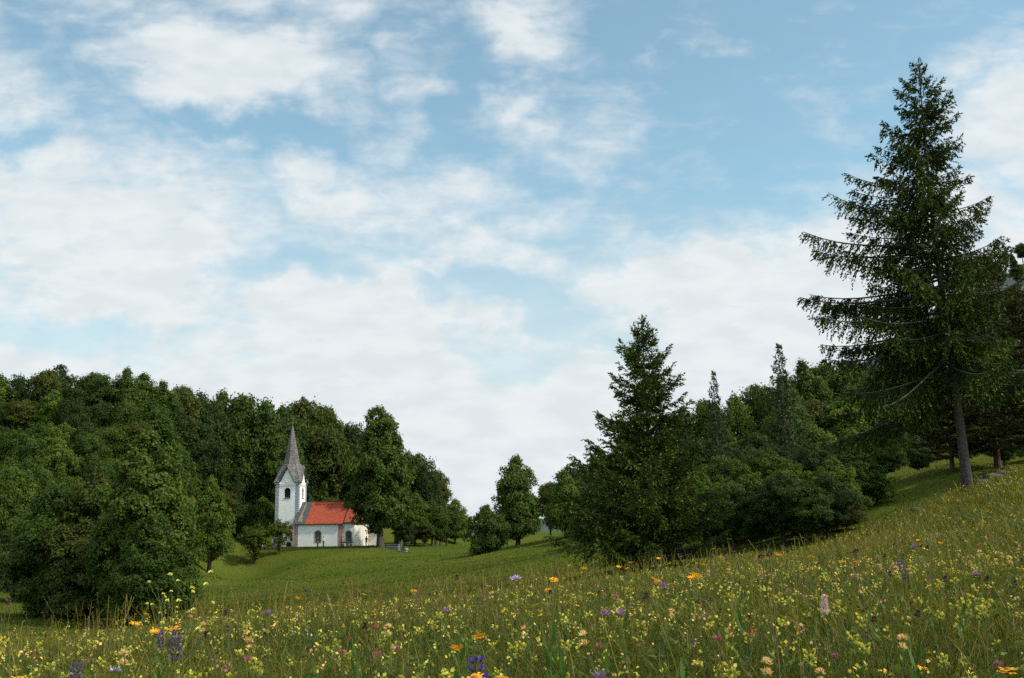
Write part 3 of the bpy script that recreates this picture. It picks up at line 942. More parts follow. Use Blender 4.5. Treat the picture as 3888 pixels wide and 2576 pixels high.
# ------------------------------------------------------------------ pines beside the big spruce
w, c, _ = spruce(91, 13, 4.4, prof_fn([(.1, .75), (.4, 1.0), (.7, .95), (.88, .7), (1, .2)]), .10, 16, 6, r_trunk=.17, twig_step=.075, shoot=.2, sw=.035, e_top=50, e_bot=0, sag=.2, hang=.15, upturn=.25, tip=.2)
po = tree_thing('pine_tree', w, c, M['bark_pine'], M['needle_pine'], (0, -60, -30))
stand(po, 13, 4.4, 1004, 262, 66, 150, 'dark brownish pine with its crown behind the tallest spruce, topmost of three', 'pines beside the tallest spruce', rz=.5)
stand(po, 13, 4.4, 958, 345, 66, 130, 'dark pine whose orange trunk shows just behind the tallest spruce', 'pines beside the tallest spruce', rz=2.0)
stand(po, 13, 4.4, 1046, 296, 60, 170, 'dark pine at the frame edge, lowest limbs reaching over the slope', 'pines beside the tallest spruce', rz=3.8)
for i, (px, top, d, wd, k) in enumerate([(1012, 430, 78, 70, 2), (975, 425, 84, 70, 2), (1035, 420, 80, 80, 0), (925, 440, 78, 70, 1), (1000, 385, 96, 90, 0)]):
    pr, H0, R0 = NEAR[k]
    stand(pr, H0, R0, px, top, d, wd, f"{NEAR_WORD[k]} in the shade behind the pines, {ORD[i]} of that thicket", 'trees in the shade behind the pines')
# ------------------------------------------------------------------ materials of the church
def mat_plaster(name, col, col2):
    m_, g = new_mat(name)
    tc = g.n('ShaderNodeTexCoord').outputs['Object']
    a = g.n('ShaderNodeTexNoise', i_Vector=tc, i_Scale=0.7, i_Detail=8.0, i_Roughness=0.65).outputs['Fac']
    st = g.n('ShaderNodeVectorMath', operation='MULTIPLY', i_0=tc, i_1=(2.2, 2.2, 0.25)).outputs[0]
    b = g.n('ShaderNodeTexNoise', i_Vector=st, i_Scale=1.0, i_Detail=6.0).outputs['Fac']
    c = g.mix(g.rng(a, 0.35, 0.7), col, col2)
    c = g.mix(g.m('MULTIPLY', g.rng(b, 0.55, 0.8), 0.35), c, tuple(x * .72 for x in col2))
    p = g.n('ShaderNodeBsdfPrincipled', i_Base_Color=c, i_Roughness=0.9)
    p.inputs['Specular IOR Level'].default_value = 0.0
    g.n('ShaderNodeOutputMaterial', i_Surface=p.outputs[0])
    return m_


def mat_bricks(name, c1, c2, mortar, bw, bh, msize, rough=0.85, axis='XZ', bump=0.5, scale=1.0, noise=0.25):
    """Courses of stones, tiles or shingles, in the object's own metres."""
    m_, g = new_mat(name)
    tc = g.n('ShaderNodeTexCoord').outputs['UV']
    br = g.n('ShaderNodeTexBrick', i_Vector=tc, i_Color1=(*c1, 1), i_Color2=(*c2, 1), i_Mortar=(*mortar, 1), i_Scale=scale)
    br.inputs['Mortar Size'].default_value = msize
    br.inputs['Brick Width'].default_value = bw
    br.inputs['Row Height'].default_value = bh
    br.inputs['Mortar Smooth'].default_value = 0.2
    oc = g.n('ShaderNodeTexCoord').outputs['Object']
    nz = g.n('ShaderNodeTexNoise', i_Vector=oc, i_Scale=1.4, i_Detail=6.0, i_Roughness=0.7).outputs['Fac']
    col = g.mix(g.m('MULTIPLY', g.rng(nz, 0.35, 0.75), noise * 2), br.outputs['Color'], tuple(x * .45 for x in c1))
    p = g.n('ShaderNodeBsdfPrincipled', i_Base_Color=col, i_Roughness=rough)
    p.inputs['Specular IOR Level'].default_value = 0.25
    bp = g.n('ShaderNodeBump', i_Strength=bump, i_Distance=0.04, i_Height=br.outputs['Fac'], invert=True)
    g.link(bp.outputs[0], p.inputs['Normal'])
    g.n('ShaderNodeOutputMaterial', i_Surface=p.outputs[0])
    return m_


M['plaster'] = mat_plaster('white_plaster', (0.84, 0.83, 0.79), (0.78, 0.77, 0.74))
M['plaster_cream'] = mat_plaster('cream_plaster', (0.82, 0.78, 0.66), (0.76, 0.71, 0.58))
M['quoin'] = mat_bricks('grey_quoins', (0.17, 0.20, 0.22), (0.23, 0.26, 0.28), (0.62, 0.63, 0.62), 0.36, 0.36, 0.035, noise=.1)
M['quoin_red'] = mat_bricks('red_quoins', (0.34, 0.15, 0.11), (0.40, 0.20, 0.16), (0.60, 0.46, 0.40), 0.40, 0.30, 0.03, noise=.12)
M['tiles'] = mat_bricks('red_roof_tiles', (0.33, 0.056, 0.025), (0.43, 0.085, 0.038), (0.15, 0.028, 0.015), 0.24, 0.30, 0.03, 0.7, bump=0.8, noise=.18)
M['shingle'] = mat_bricks('grey_wood_shingles', (0.125, 0.112, 0.105), (0.26, 0.245, 0.235), (0.035, 0.03, 0.028), 0.26, 0.34, 0.035, 0.9, bump=0.8, noise=.25)
M['slate'] = mat_plain('dark_slate', (0.055, 0.057, 0.058), 0.7, 0.25, 1.5, 0.3)
M['slate_stain'] = mat_plain('lichen_stain', (0.20, 0.165, 0.09), 0.9, 0.3, 1.5)
M['stone_ochre'] = mat_plain('ochre_stone', (0.36, 0.27, 0.13), 0.85, 0.2, 4.0, 0.3)
M['glass_blue'] = mat_plain('leaded_glass', (0.09, 0.125, 0.15), 0.25, 0.3, 2.0, 0.0, 0.5)
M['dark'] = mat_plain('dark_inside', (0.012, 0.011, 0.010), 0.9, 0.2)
M['wood_dark'] = mat_plain('dark_wood', (0.05, 0.037, 0.028), 0.8, 0.3, 8.0)
M['wood_grey'] = mat_plain('grey_wood', (0.22, 0.20, 0.175), 0.85, 0.3, 8.0)
M['metal_dark'] = mat_plain('dark_sheet', (0.03, 0.026, 0.024), 0.5, 0.2, 3.0)
M['iron'] = mat_plain('iron', (0.06, 0.055, 0.05), 0.5, 0.2)
M['rock'] = mat_plain('rock', (0.075, 0.06, 0.046), 0.9, 0.45, 3.0, 0.8)
M['rock_pale'] = mat_plain('pale_rock', (0.22, 0.21, 0.195), 0.9, 0.4, 3.0, 0.8)


def set_uv(me, fn):
    """UV in metres from each face's own plane: fn(co, normal) -> (u, v)."""
    uv = me.uv_layers.new(name='uv')
    for p in me.polygons:
        for li in p.loop_indices:
            uv.data[li].uv = fn(me.vertices[me.loops[li].vertex_index].co, p.normal)


def uv_plane(co, n):
    n = Vector(n)
    if abs(n.z) > .98:
        return (co.x, co.y)
    h = Vector((-n.y, n.x, 0)).normalized()
    up = n.cross(h).normalized()
    if up.z < 0:
        up = -up
    return (co.dot(h), co.dot(up))


def arch_pts(cx, z0, w, h, n=8):
    """Outline of a round-headed opening, counter-clockwise in (x,z)."""
    r = w / 2
    pts = [(cx - r, z0), (cx + r, z0), (cx + r, z0 + h - r)]
    for i in range(1, n):
        a = math.pi * i / n
        pts.append((cx + r * math.cos(a), z0 + h - r + r * math.sin(a)))
    pts.append((cx - r, z0 + h - r))
    return pts


def oval_pts(cx, cz, w, h, n=14):
    return [(cx + w / 2 * math.cos(2 * math.pi * i / n), cz + h / 2 * math.sin(2 * math.pi * i / n)) for i in range(n)]


class Wall:
    """A wall sheet through A and B (plan points; outside on the right-hand side walking A to B), with pierced openings that have real reveals."""
    def __init__(self, A, B):
        self.A, self.B = Vector((*A, 0)), Vector((*B, 0))
        self.ux = (self.B - self.A).normalized()
        self.out = Vector((self.ux.y, -self.ux.x, 0))

    def p(self, u, z, o=0.0):
        return self.A + self.ux * u + self.out * o + Vector((0, 0, z))

    def fill(self, mb, outer, holes=(), depth=0.4, off=0.0, mi=0):
        bm = bmesh.new()
        edges = []
        for loop in [outer, *holes]:
            vs = [bm.verts.new((u, z, 0)) for u, z in loop]
            for i in range(len(vs)):
                edges.append(bm.edges.new((vs[i], vs[(i + 1) % len(vs)])))
        bmesh.ops.triangle_fill(bm, use_beauty=True, use_dissolve=False, edges=edges)
        bm.normal_update()
        bm.verts.index_update()
        vs = [self.p(v.co.x, v.co.y, off) for v in bm.verts]
        fs = []
        for f in bm.faces:
            ids = [v.index for v in f.verts]
            if f.normal.z < 0:
                ids.reverse()
            fs.append(tuple(ids))
        mb.add(vs, fs, mi)
        bm.free()
        for loop in holes:
            n = len(loop)
            v = [self.p(u, z, off) for u, z in loop] + [self.p(u, z, off - depth) for u, z in loop]
            mb.add(v, [(i, i + n, (i + 1) % n + n, (i + 1) % n) for i in range(n)], mi)

    def plate(self, mb, outline, o0, o1, mi=0):
        """Solid plate with the given (u,z) outline standing from o0 to o1 off the wall."""
        n = len(outline)
        v = [self.p(u, z, o1) for u, z in outline] + [self.p(u, z, o0) for u, z in outline]
        f = [tuple(range(n)), tuple(range(2 * n - 1, n - 1, -1))] + [(i, i + n, (i + 1) % n + n, (i + 1) % n) for i in range(n)]
        mb.add(v, f, mi)

    def ring(self, mb, outer, inner, o0, o1, mi=0):
        n = len(outer)
        for (a, b, o_in, o_out) in ((outer, inner, o1, o1),):
            v = [self.p(u, z, o1) for u, z in outer] + [self.p(u, z, o1) for u, z in inner]
            mb.add(v, [(i, (i + 1) % n, (i + 1) % n + n, i + n) for i in range(n)], mi)
        v = [self.p(u, z, o1) for u, z in outer] + [self.p(u, z, o0) for u, z in outer]
        mb.add(v, [(i, i + n, (i + 1) % n + n, (i + 1) % n) for i in range(n)], mi)
        v = [self.p(u, z, o1) for u, z in inner] + [self.p(u, z, o0) for u, z in inner]
        mb.add(v, [(i, (i + 1) % n, (i + 1) % n + n, i + n) for i in range(n)], mi)


def scale_loop(pts, k, c=None):
    cx = sum(p[0] for p in pts) / len(pts) if c is None else c[0]
    cz = sum(p[1] for p in pts) / len(pts) if c is None else c[1]
    return [(cx + (x - cx) * k, cz + (z - cz) * k) for x, z in pts]


def build_church():
    ang = R(-6.5)
    TW = 4.5                      # tower side
    root = empty('church', CH_O, ang)
    tag(root, 'white village church with shingled spire and red tiled nave on the mound', 'church')
    # ---------------- tower: x from -TW to 0, y from 0 to TW, front face y=0
    HT, HG = 11.9, 14.75
    zb = -1.0
    corners = [(-TW, 0), (0, 0), (0, TW), (-TW, TW)]
    tw = MB()
    walls = []
    for i in range(4):
        wl = Wall(corners[i], corners[(i + 1) % 4])
        walls.append(wl)
        outer = [(0, zb), (TW, zb), (TW, HT), (TW * .82, HT), (TW / 2, HG - .25), (TW * .18, HT), (0, HT)]
        holes = [arch_pts(TW / 2 + .03, 9.05, 1.2, 1.85)]
        if i == 0:
            holes.append([(1.98, 2.5), (2.16, 2.5), (2.16, 3.05), (1.98, 3.05)])
            holes.append(arch_pts(2.75, -.5, 1.1, 1.5))
        wl.fill(tw, outer, holes, .5)
    tower = tw.build('tower_wall', M['plaster'], root)
    # dark bell chamber behind the openings, a sheet inside each opening
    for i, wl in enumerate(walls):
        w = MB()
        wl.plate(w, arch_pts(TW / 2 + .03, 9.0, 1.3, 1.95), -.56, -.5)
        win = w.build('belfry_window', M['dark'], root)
        s = MB()
        wl.plate(s, [(TW / 2 - .62, 8.93), (TW / 2 + .68, 8.93), (TW / 2 + .68, 9.03), (TW / 2 - .62, 9.03)], -.2, .08)
        s.build('sill', M['slate'], win)
        rl = MB()
        for k in range(7):
            u = TW / 2 - .54 + k * .19
            wl.plate(rl, [(u, 9.06), (u + .05, 9.06), (u + .05, 9.92), (u, 9.92)], -.36, -.32)
        wl.plate(rl, [(TW / 2 - .57, 9.92), (TW / 2 + .63, 9.92), (TW / 2 + .63, 10.0), (TW / 2 - .57, 10.0)], -.37, -.31)
        rl.build('railing', M['wood_dark'], win)
        # quoins on both ends of the face
        for (u0, u1) in ((0.0, .68), (TW - .68, TW)):
            q = MB()
            wl.plate(q, [(u0 - (.012 if u0 == 0 else 0), 0 + zb), (u1 + (.012 if u0 else 0), zb), (u1 + (.012 if u0 else 0), HT - .25), (u0 - (.012 if u0 == 0 else 0), HT - .25)], .004, .016)
            o = q.build('corner_quoin', M['quoin'], root)
            set_uv(o.data, uv_plane)
        # dentil band and round relief
        d = MB()
        wl.plate(d, [(.74, 11.28), (TW - .74, 11.28), (TW - .74, 11.36), (.74, 11.36)], .002, .10)
        wl.plate(d, [(.74, 11.60), (TW - .74, 11.60), (TW - .74, 11.68), (.74, 11.68)], .002, .10)
        for k in range(11):
            u = .84 + k * (TW - 1.84) / 10
            wl.plate(d, [(u, 11.365), (u + .12, 11.365), (u + .12, 11.595), (u, 11.595)], .002, .09)
        d.build('dentil_band', M['plaster_cream'], root)
        c = MB()
        wl.ring(c, oval_pts(TW / 2, 12.4, 1.16, 1.16, 20), oval_pts(TW / 2, 12.4, .96, .96, 20), .002, .06)
        c.build('round_relief', M['plaster'], root)
        # cornice pieces beside the gable
        cn = MB()
        for (u0, u1) in ((-.22, TW * .19), (TW * .81, TW + .22)):
            wl.plate(cn, [(u0, HT - .24), (u1, HT - .24), (u1, HT - .02), (u0, HT - .02)], .003, .20 + .001 * i)
        cn.build('cornice', M['plaster'], root)
    sl = MB()
    walls[0].plate(sl, [(1.9, 2.4), (2.25, 2.4), (2.25, 3.15), (1.9, 3.15)], -.56, -.5)
    sl.build('slit_window', M['dark'], root)
    dr = MB()
    walls[0].plate(dr, arch_pts(2.75, -.55, 1.2, 1.6), -.56, -.5)
    dr.build('door', M['wood_dark'], root)

    # spire roof
    sp = MB()
    cx, cy = -TW / 2, TW / 2
    ov = .34

    def T(x, y, z):
        return (cx + x, cy + y, z)
    hw = TW / 2 + ov
    g0 = TW * .32 + .04
    R1, Z1 = 1.62, 15.35
    ring = [T(R1 * 1.04 * math.cos(math.pi / 4 * k - math.pi / 2), R1 * 1.04 * math.sin(math.pi / 4 * k - math.pi / 2), Z1) for k in range(8)]
    for k in range(4):
        a = math.pi / 2 * k
        ca, sa = math.cos(a), math.sin(a)

        def P(x, y, z):
            return T(x * ca - y * sa, x * sa + y * ca, z)
        A = P(0, -hw, HG + .12)
        G0, G1 = P(-g0, -hw, HT + .06), P(g0, -hw, HT + .06)
        C0, C1 = P(-hw, -hw, HT + .0), P(hw, -hw, HT + .0)
        rm = ring[2 * k]
        d0 = ring[(2 * k - 1) % 8]
        d1 = ring[(2 * k + 1) % 8]
        sp.add([A, G1, d1, rm], [(0, 1, 2, 3)])
        sp.add([G0, A, rm, d0], [(0, 1, 2, 3)])
        sp.add([G1, C1, d1], [(0, 1, 2)])
        sp.add([C0, G0, d0], [(0, 1, 2)])
        # thickness: dark undersides of the rakes
        A2, G02, G12 = P(0, -hw + .0, HG - .10), P(-g0 + .02, -hw, HT - .12), P(g0 - .02, -hw, HT - .12)
        Ai, G0i, G1i = P(0, -TW / 2 - .02, HG - .10), P(-g0 + .02, -TW / 2 - .02, HT - .12), P(g0 - .02, -TW / 2 - .02, HT - .12)
        sp.add([A, A2, G12, G1], [(0, 1, 2, 3)], 1)
        sp.add([G0, G02, A2, A], [(0, 1, 2, 3)], 1)
        sp.add([A2, Ai, G1i, G12], [(0, 1, 2, 3)], 1)
        sp.add([G02, G0i, Ai, A2], [(0, 1, 2, 3)], 1)
        C1b = P(hw, -hw, HT - .10)
        C0b = P(-hw, -hw, HT - .10)
        sp.add([G1, P(g0, -hw, HT - .06), C1b, C1], [(0, 1, 2, 3)], 1)
        sp.add([C0, C0b, P(-g0, -hw, HT - .06), G0], [(0, 1, 2, 3)], 1)
        sp.add([P(g0, -hw, HT - .06), P(g0, -TW / 2, HT - .06), P(TW / 2, -TW / 2, HT - .10), C1b], [(0, 1, 2, 3)], 1)
        sp.add([C0b, P(-TW / 2, -TW / 2, HT - .10), P(-g0, -TW / 2, HT - .06), P(-g0, -hw, HT - .06)], [(0, 1, 2, 3)], 1)
    prof = [(R1 * 1.04, Z1), (1.36, 16.6), (1.12, 17.9), (.62, 20.3), (.05, 22.9)]
    rings = []
    for r, z in prof:
        rings.append([T(r * math.cos(math.pi / 4 * k - math.pi / 2), r * math.sin(math.pi / 4 * k - math.pi / 2), z) for k in range(8)])
    for a, b_ in zip(rings, rings[1:]):
        for k in range(8):
            j = (k + 1) % 8
            sp.add([a[k], a[j], b_[j], b_[k]], [(0, 1, 2, 3)])
    o = sp.build('spire_roof', [M['shingle'], M['metal_dark']], root)
    set_uv(o.data, uv_plane)
    fb = MB()
    fb.lathe([(.03, 22.85), (.16, 22.98), (.2, 23.1), (.14, 23.24), (.03, 23.32)], 10, T(0, 0, 0))
    fb.build('finial_ball', M['iron'], root, True)
    cr = MB()
    x0, y0, _ = T(0, 0, 0)
    cr.box((x0 - .035, y0 - .035, 23.3), (x0 + .035, y0 + .035, 25.0))
    cr.box((x0 - .32, y0 - .03, 24.42), (x0 - .036, y0 + .03, 24.49))
    cr.box((x0 + .036, y0 - .03, 24.42), (x0 + .32, y0 + .03, 24.49))
    cr.build('cross', M['iron'], root)

    # ---------------- nave: x from 0 to 9.0, y from -2.2 to TW+2.2
    NY0, NY1 = -2.2, TW + 2.2
    NX1 = 9.05
    ym = (NY0 + NY1) / 2
    HE, HR = 4.25, 8.2
    CY0, CY1 = NY0 + .14, NY1 - .14
    CX1 = NX1 + 2.15
    AX1 = CX1 + 1.8
    nv = MB()
    wf = Wall((0, NY0), (NX1, NY0))
    w1 = arch_pts(4.45, .75, 1.36, 2.25)
    wf.fill(nv, [(0, zb), (NX1, zb), (NX1, HE), (0, HE)], [arch_pts(4.45, .82, 1.06, 2.05)], .32)
    ww = Wall((0, NY1), (0, NY0))
    ww.fill(nv, [(0, zb), (NY1 - NY0, zb), (NY1 - NY0, HE), ((NY1 - NY0) / 2, HR - .15), (0, HE)])
    Wall((NX1, NY1), (0, NY1)).fill(nv, [(0, zb), (NX1, zb), (NX1, HE), (0, HE)])
    Wall((NX1, NY0), (NX1, CY0)).fill(nv, [(0, zb), (CY0 - NY0, zb), (CY0 - NY0, HE), (0, HE)])
    Wall((NX1, CY1), (NX1, NY1)).fill(nv, [(0, zb), (NY1 - CY1, zb), (NY1 - CY1, HE), (0, HE)])
    nv.build('nave_wall', M['plaster'], root)
    ch = MB()
    wc = Wall((NX1, CY0), (CX1, CY0))
    wc.fill(ch, [(0, zb), (CX1 - NX1, zb), (CX1 - NX1, HE + .1), (0, HE + .1)], [arch_pts(1.08, .72, 1.06, 2.05)], .32)
    ch.build('chancel_wall', M['plaster'], root)
    ch = MB()
    Wall((CX1, CY1), (NX1, CY1)).fill(ch, [(0, zb), (CX1 - NX1, zb), (CX1 - NX1, HE + .1), (0, HE + .1)])
    ch.build('chancel_wall', M['plaster'], root)
    ap = MB()
    q0, q1 = CY0 + 1.8, CY1 - 1.8
    wa = Wall((CX1, CY0), (AX1, q0))
    La = math.hypot(AX1 - CX1, q0 - CY0)
    wa.fill(ap, [(0, zb), (La, zb), (La, HE + .1), (0, HE + .1)])
    wb = Wall((AX1, q0), (AX1, q1))
    wb.fill(ap, [(0, zb), (q1 - q0, zb), (q1 - q0, HE + .1), (0, HE + .1)], [oval_pts(1.2, 2.55, .8, 1.25)], .35)
    Wall((AX1, q1), (CX1, CY1)).fill(ap, [(0, zb), (La, zb), (La, HE + .1), (0, HE + .1)])
    ap.build('apse_wall', M['plaster_cream'], root)
    ow = MB()
    wb.ring(ow, oval_pts(1.2, 2.55, 1.02, 1.5), oval_pts(1.2, 2.55, .8, 1.25), .002, .03)
    ov_ = ow.build('oval_window', M['stone_ochre'], root)
    gp = MB()
    wb.plate(gp, oval_pts(1.2, 2.55, .84, 1.3), -.36, -.3)
    gp.build('pane', M['wood_dark'], ov_)
    # round-headed windows
    for wl, cx_, z0 in ((wf, 4.45, .82), (wc, 1.08, .72)):
        fr = MB()
        wl.ring(fr, arch_pts(cx_, z0 - .02, 1.40, 2.27), arch_pts(cx_, z0, 1.06, 2.05), .002, .028)
        # ochre reveal sheet inside the opening
        a = arch_pts(cx_, z0 + .01, 1.04, 2.03)
        n = len(a)
        fr.add([wl.p(u, z, .0) for u, z in a] + [wl.p(u, z, -.26) for u, z in a], [(i, i + n, (i + 1) % n + n, (i + 1) % n) for i in range(n)])
        win = fr.build('arched_window', M['stone_ochre'], root)
        pn = MB()
        wl.plate(pn, arch_pts(cx_ + .02, z0 + .0, 1.02, 2.0), -.30, -.25)
        pn.build('pane', M['glass_blue'], win)
        gr = MB()
        for k in range(1, 4):
            u = cx_ - .5 + k * .26
            wl.plate(gr, [(u - .012, z0 + .03), (u + .012, z0 + .03), (u + .012, z0 + 1.6), (u - .012, z0 + 1.6)], -.248, -.235)
        for k in range(1, 8):
            z = z0 + k * .22
            wl.plate(gr, [(cx_ - .48, z - .012), (cx_ + .5, z - .012), (cx_ + .5, z + .012), (cx_ - .48, z + .012)], -.234, -.222)
        gr.build('grille', M['iron'], win)
    # red painted corner stones
    for (wl, u0, u1, zt) in ((wf, -.012, .72, HE - .32), (wf, NX1 - .85, NX1 + .012, HE - .28), (ww, NY1 - NY0 - .6, NY1 - NY0 + .011, HE - .32)):
        q = MB()
        wl.plate(q, [(u0, zb), (u1, zb), (u1, zt), (u0, zt)], .004, .018)
        o = q.build('corner_quoin', M['quoin_red'], root)
        set_uv(o.data, uv_plane)

    # roofs
    oh = .32

    def slope(mb, x0, x1, y_e, z_e, y_r, z_r, th=.12, mi=0, mi2=1, x0r=None, x1r=None):
        """A roof slope as a slab from eave to ridge."""
        x0r = x0 if x0r is None else x0r
        x1r = x1 if x1r is None else x1r
        top = [(x0, y_e, z_e), (x1, y_e, z_e), (x1r, y_r, z_r), (x0r, y_r, z_r)]
        bot = [(x, y, z - th) for x, y, z in top]
        fl = [(0, 1, 2, 3)] if y_e < y_r else [(3, 2, 1, 0)]
        mb.add(top, fl, mi)
        mb.add(top + bot, [(7, 6, 5, 4) if y_e < y_r else (4, 5, 6, 7), (0, 4, 5, 1), (1, 5, 6, 2), (2, 6, 7, 3), (3, 7, 4, 0)], mi2)

    dz = oh * (HR - HE) / ((NY1 - NY0) / 2)
    xs = 2.05
    rf = MB()
    slope(rf, xs, NX1 + .25, NY0 - oh, HE - dz + .18, ym, HR + .05)
    slope(rf, xs, NX1 + .25, NY1 + oh, HE - dz + .18, ym, HR + .05)
    o = rf.build('nave_roof', [M['tiles'], M['metal_dark']], root)
    set_uv(o.data, uv_plane)
    gr = MB()
    slope(gr, -.28, xs, NY0 - oh - .04, HE - dz + .19, ym, HR + .07)
    slope(gr, -.28, xs, NY1 + oh + .04, HE - dz + .19, ym, HR + .07)
    slate = gr.build('slate_roof_strip', [M['slate'], M['metal_dark']], root)
    # stain of lichen on the slates below the tower corner, and the ridge tiles
    stn = MB()
    k0, k1 = .12, .93

    def on_slope(x, k, up=.012):
        y = (NY0 - oh - .04) * (1 - k) + ym * k
        z = (HE - dz + .19) * (1 - k) + (HR + .07) * k
        return (x, y - .008, z + up)
    stn.add([on_slope(.55, k0), on_slope(1.35, k0), on_slope(.98, .5), on_slope(.95, k1), on_slope(.82, k1), on_slope(.62, .5)], [(0, 1, 2, 5), (5, 2, 3, 4)])
    stn.build('lichen_stain', M['slate_stain'], slate)
    sg = MB()
    for k in range(9):
        x = xs + .6 + k * .82
        y, z = (NY0 - oh) * .14 + ym * .86, (HE - dz + .18) * .14 + (HR + .05) * .86
        sg.box((x, y - .1, z - .03), (x + .16, y, z + .08))
    sg.build('snow_guard', M['tiles'], root)
    rd = MB()
    rd.tube([(xs, ym, HR + .07), (NX1 + .25, ym, HR + .07)], .11, 6)
    rd.build('ridge_tile', M['tiles'], root)
    # chancel roof, a little higher, hipped round the apse
    cr_ = MB()
    ze = HE + .1
    e0, e1 = CY0 - oh, CY1 + oh
    zc = ze - dz + .28
    zr = HR + .32
    xr = CX1 - .4
    top = [(NX1 + .27, e0, zc), (CX1 + .1, e0, zc), (AX1 + oh, q0 - .15, zc), (AX1 + oh, q1 + .15, zc), (CX1 + .1, e1, zc), (NX1 + .27, e1, zc), (NX1 + .27, ym, zr), (xr, ym, zr)]
    cr_.add(top, [(0, 1, 7, 6), (1, 2, 7), (2, 3, 7), (3, 4, 7), (4, 5, 6, 7)])
    bot = [(x, y, z - .14) for x, y, z in top]
    cr_.add(top + bot, [(0, 8, 9, 1), (1, 9, 10, 2), (2, 10, 11, 3), (3, 11, 12, 4), (4, 12, 13, 5), (6, 14, 8, 0), (5, 13, 14, 6), (15, 9, 8, 14), (15, 10, 9), (15, 11, 10), (15, 12, 11), (14, 13, 12, 15)], 1)
    o = cr_.build('chancel_roof', [M['tiles'], M['metal_dark']], root)
    set_uv(o.data, uv_plane)
    rv = MB()
    rv.tube([(NX1 + .24, NY0 - oh, HE - dz + .3), (NX1 + .24, ym, HR + .2)], .09, 5)
    rv.build('roof_seam', M['metal_dark'], root)
    dp = MB()
    dp.tube([(NX1 + .16, NY0 - .12, HE - .25), (NX1 + .16, NY0 - .1, HE - .6), (NX1 + .16, CY0 - .1, HE - .9), (NX1 + .16, CY0 - .1, -.6)], .05, 6)
    dp.build('downpipe', M['wood_grey'], root)
    # sacristy: low annex beyond the apse
    sx0, sx1, sy0, sy1 = AX1 + .02, AX1 + 1.5, q0 + 2.2, q1 + .6
    sc_ = MB()
    hs, hs2 = 2.5, 4.0
    for A_, B_ in (((sx0, sy0), (sx1, sy0)), ((sx1, sy0), (sx1, sy1)), ((sx1, sy1), (sx0, sy1)), ((sx0, sy1), (sx0, sy0))):
        wl = Wall(A_, B_)
        L_ = math.hypot(A_[0] - B_[0], A_[1] - B_[1])
        if abs(A_[0] - B_[0]) < .1:
            top_ = [(L_, hs), (0, hs)] if A_[0] > sx0 + 1 else [(L_, hs2), (0, hs2)]
        else:
            top_ = [(L_, hs), (0, hs2)] if B_[0] > A_[0] else [(L_, hs2), (0, hs)]
        wl.fill(sc_, [(0, zb), (L_, zb)] + top_)
    sc_.build('sacristy_wall', M['plaster'], root)
    sr = MB()
    tp = [(sx0, sy0 - .25, hs2 + .16), (sx0, sy1 + .25, hs2 + .16), (sx1 + .3, sy1 + .25, hs - .02), (sx1 + .3, sy0 - .25, hs - .02)]
    bt = [(x, y, z - .12) for x, y, z in tp]
    sr.add(tp, [(3, 2, 1, 0)])
    sr.add(tp + bt, [(4, 5, 6, 7), (0, 4, 7, 3), (3, 7, 6, 2), (2, 6, 5, 1), (1, 5, 4, 0)], 1)
    o = sr.build('sacristy_roof', [M['tiles'], M['metal_dark']], root)
    set_uv(o.data, uv_plane)
    return root


CHURCH = build_church()
bpy.context.view_layer.update()
CH_M = CHURCH.matrix_world.copy()


def ch(x, y):
    """A point on the grass given in the church's own plan."""
    p = CH_M @ Vector((x, y, 0))
    return (p.x, p.y, gz(p.x, p.y))


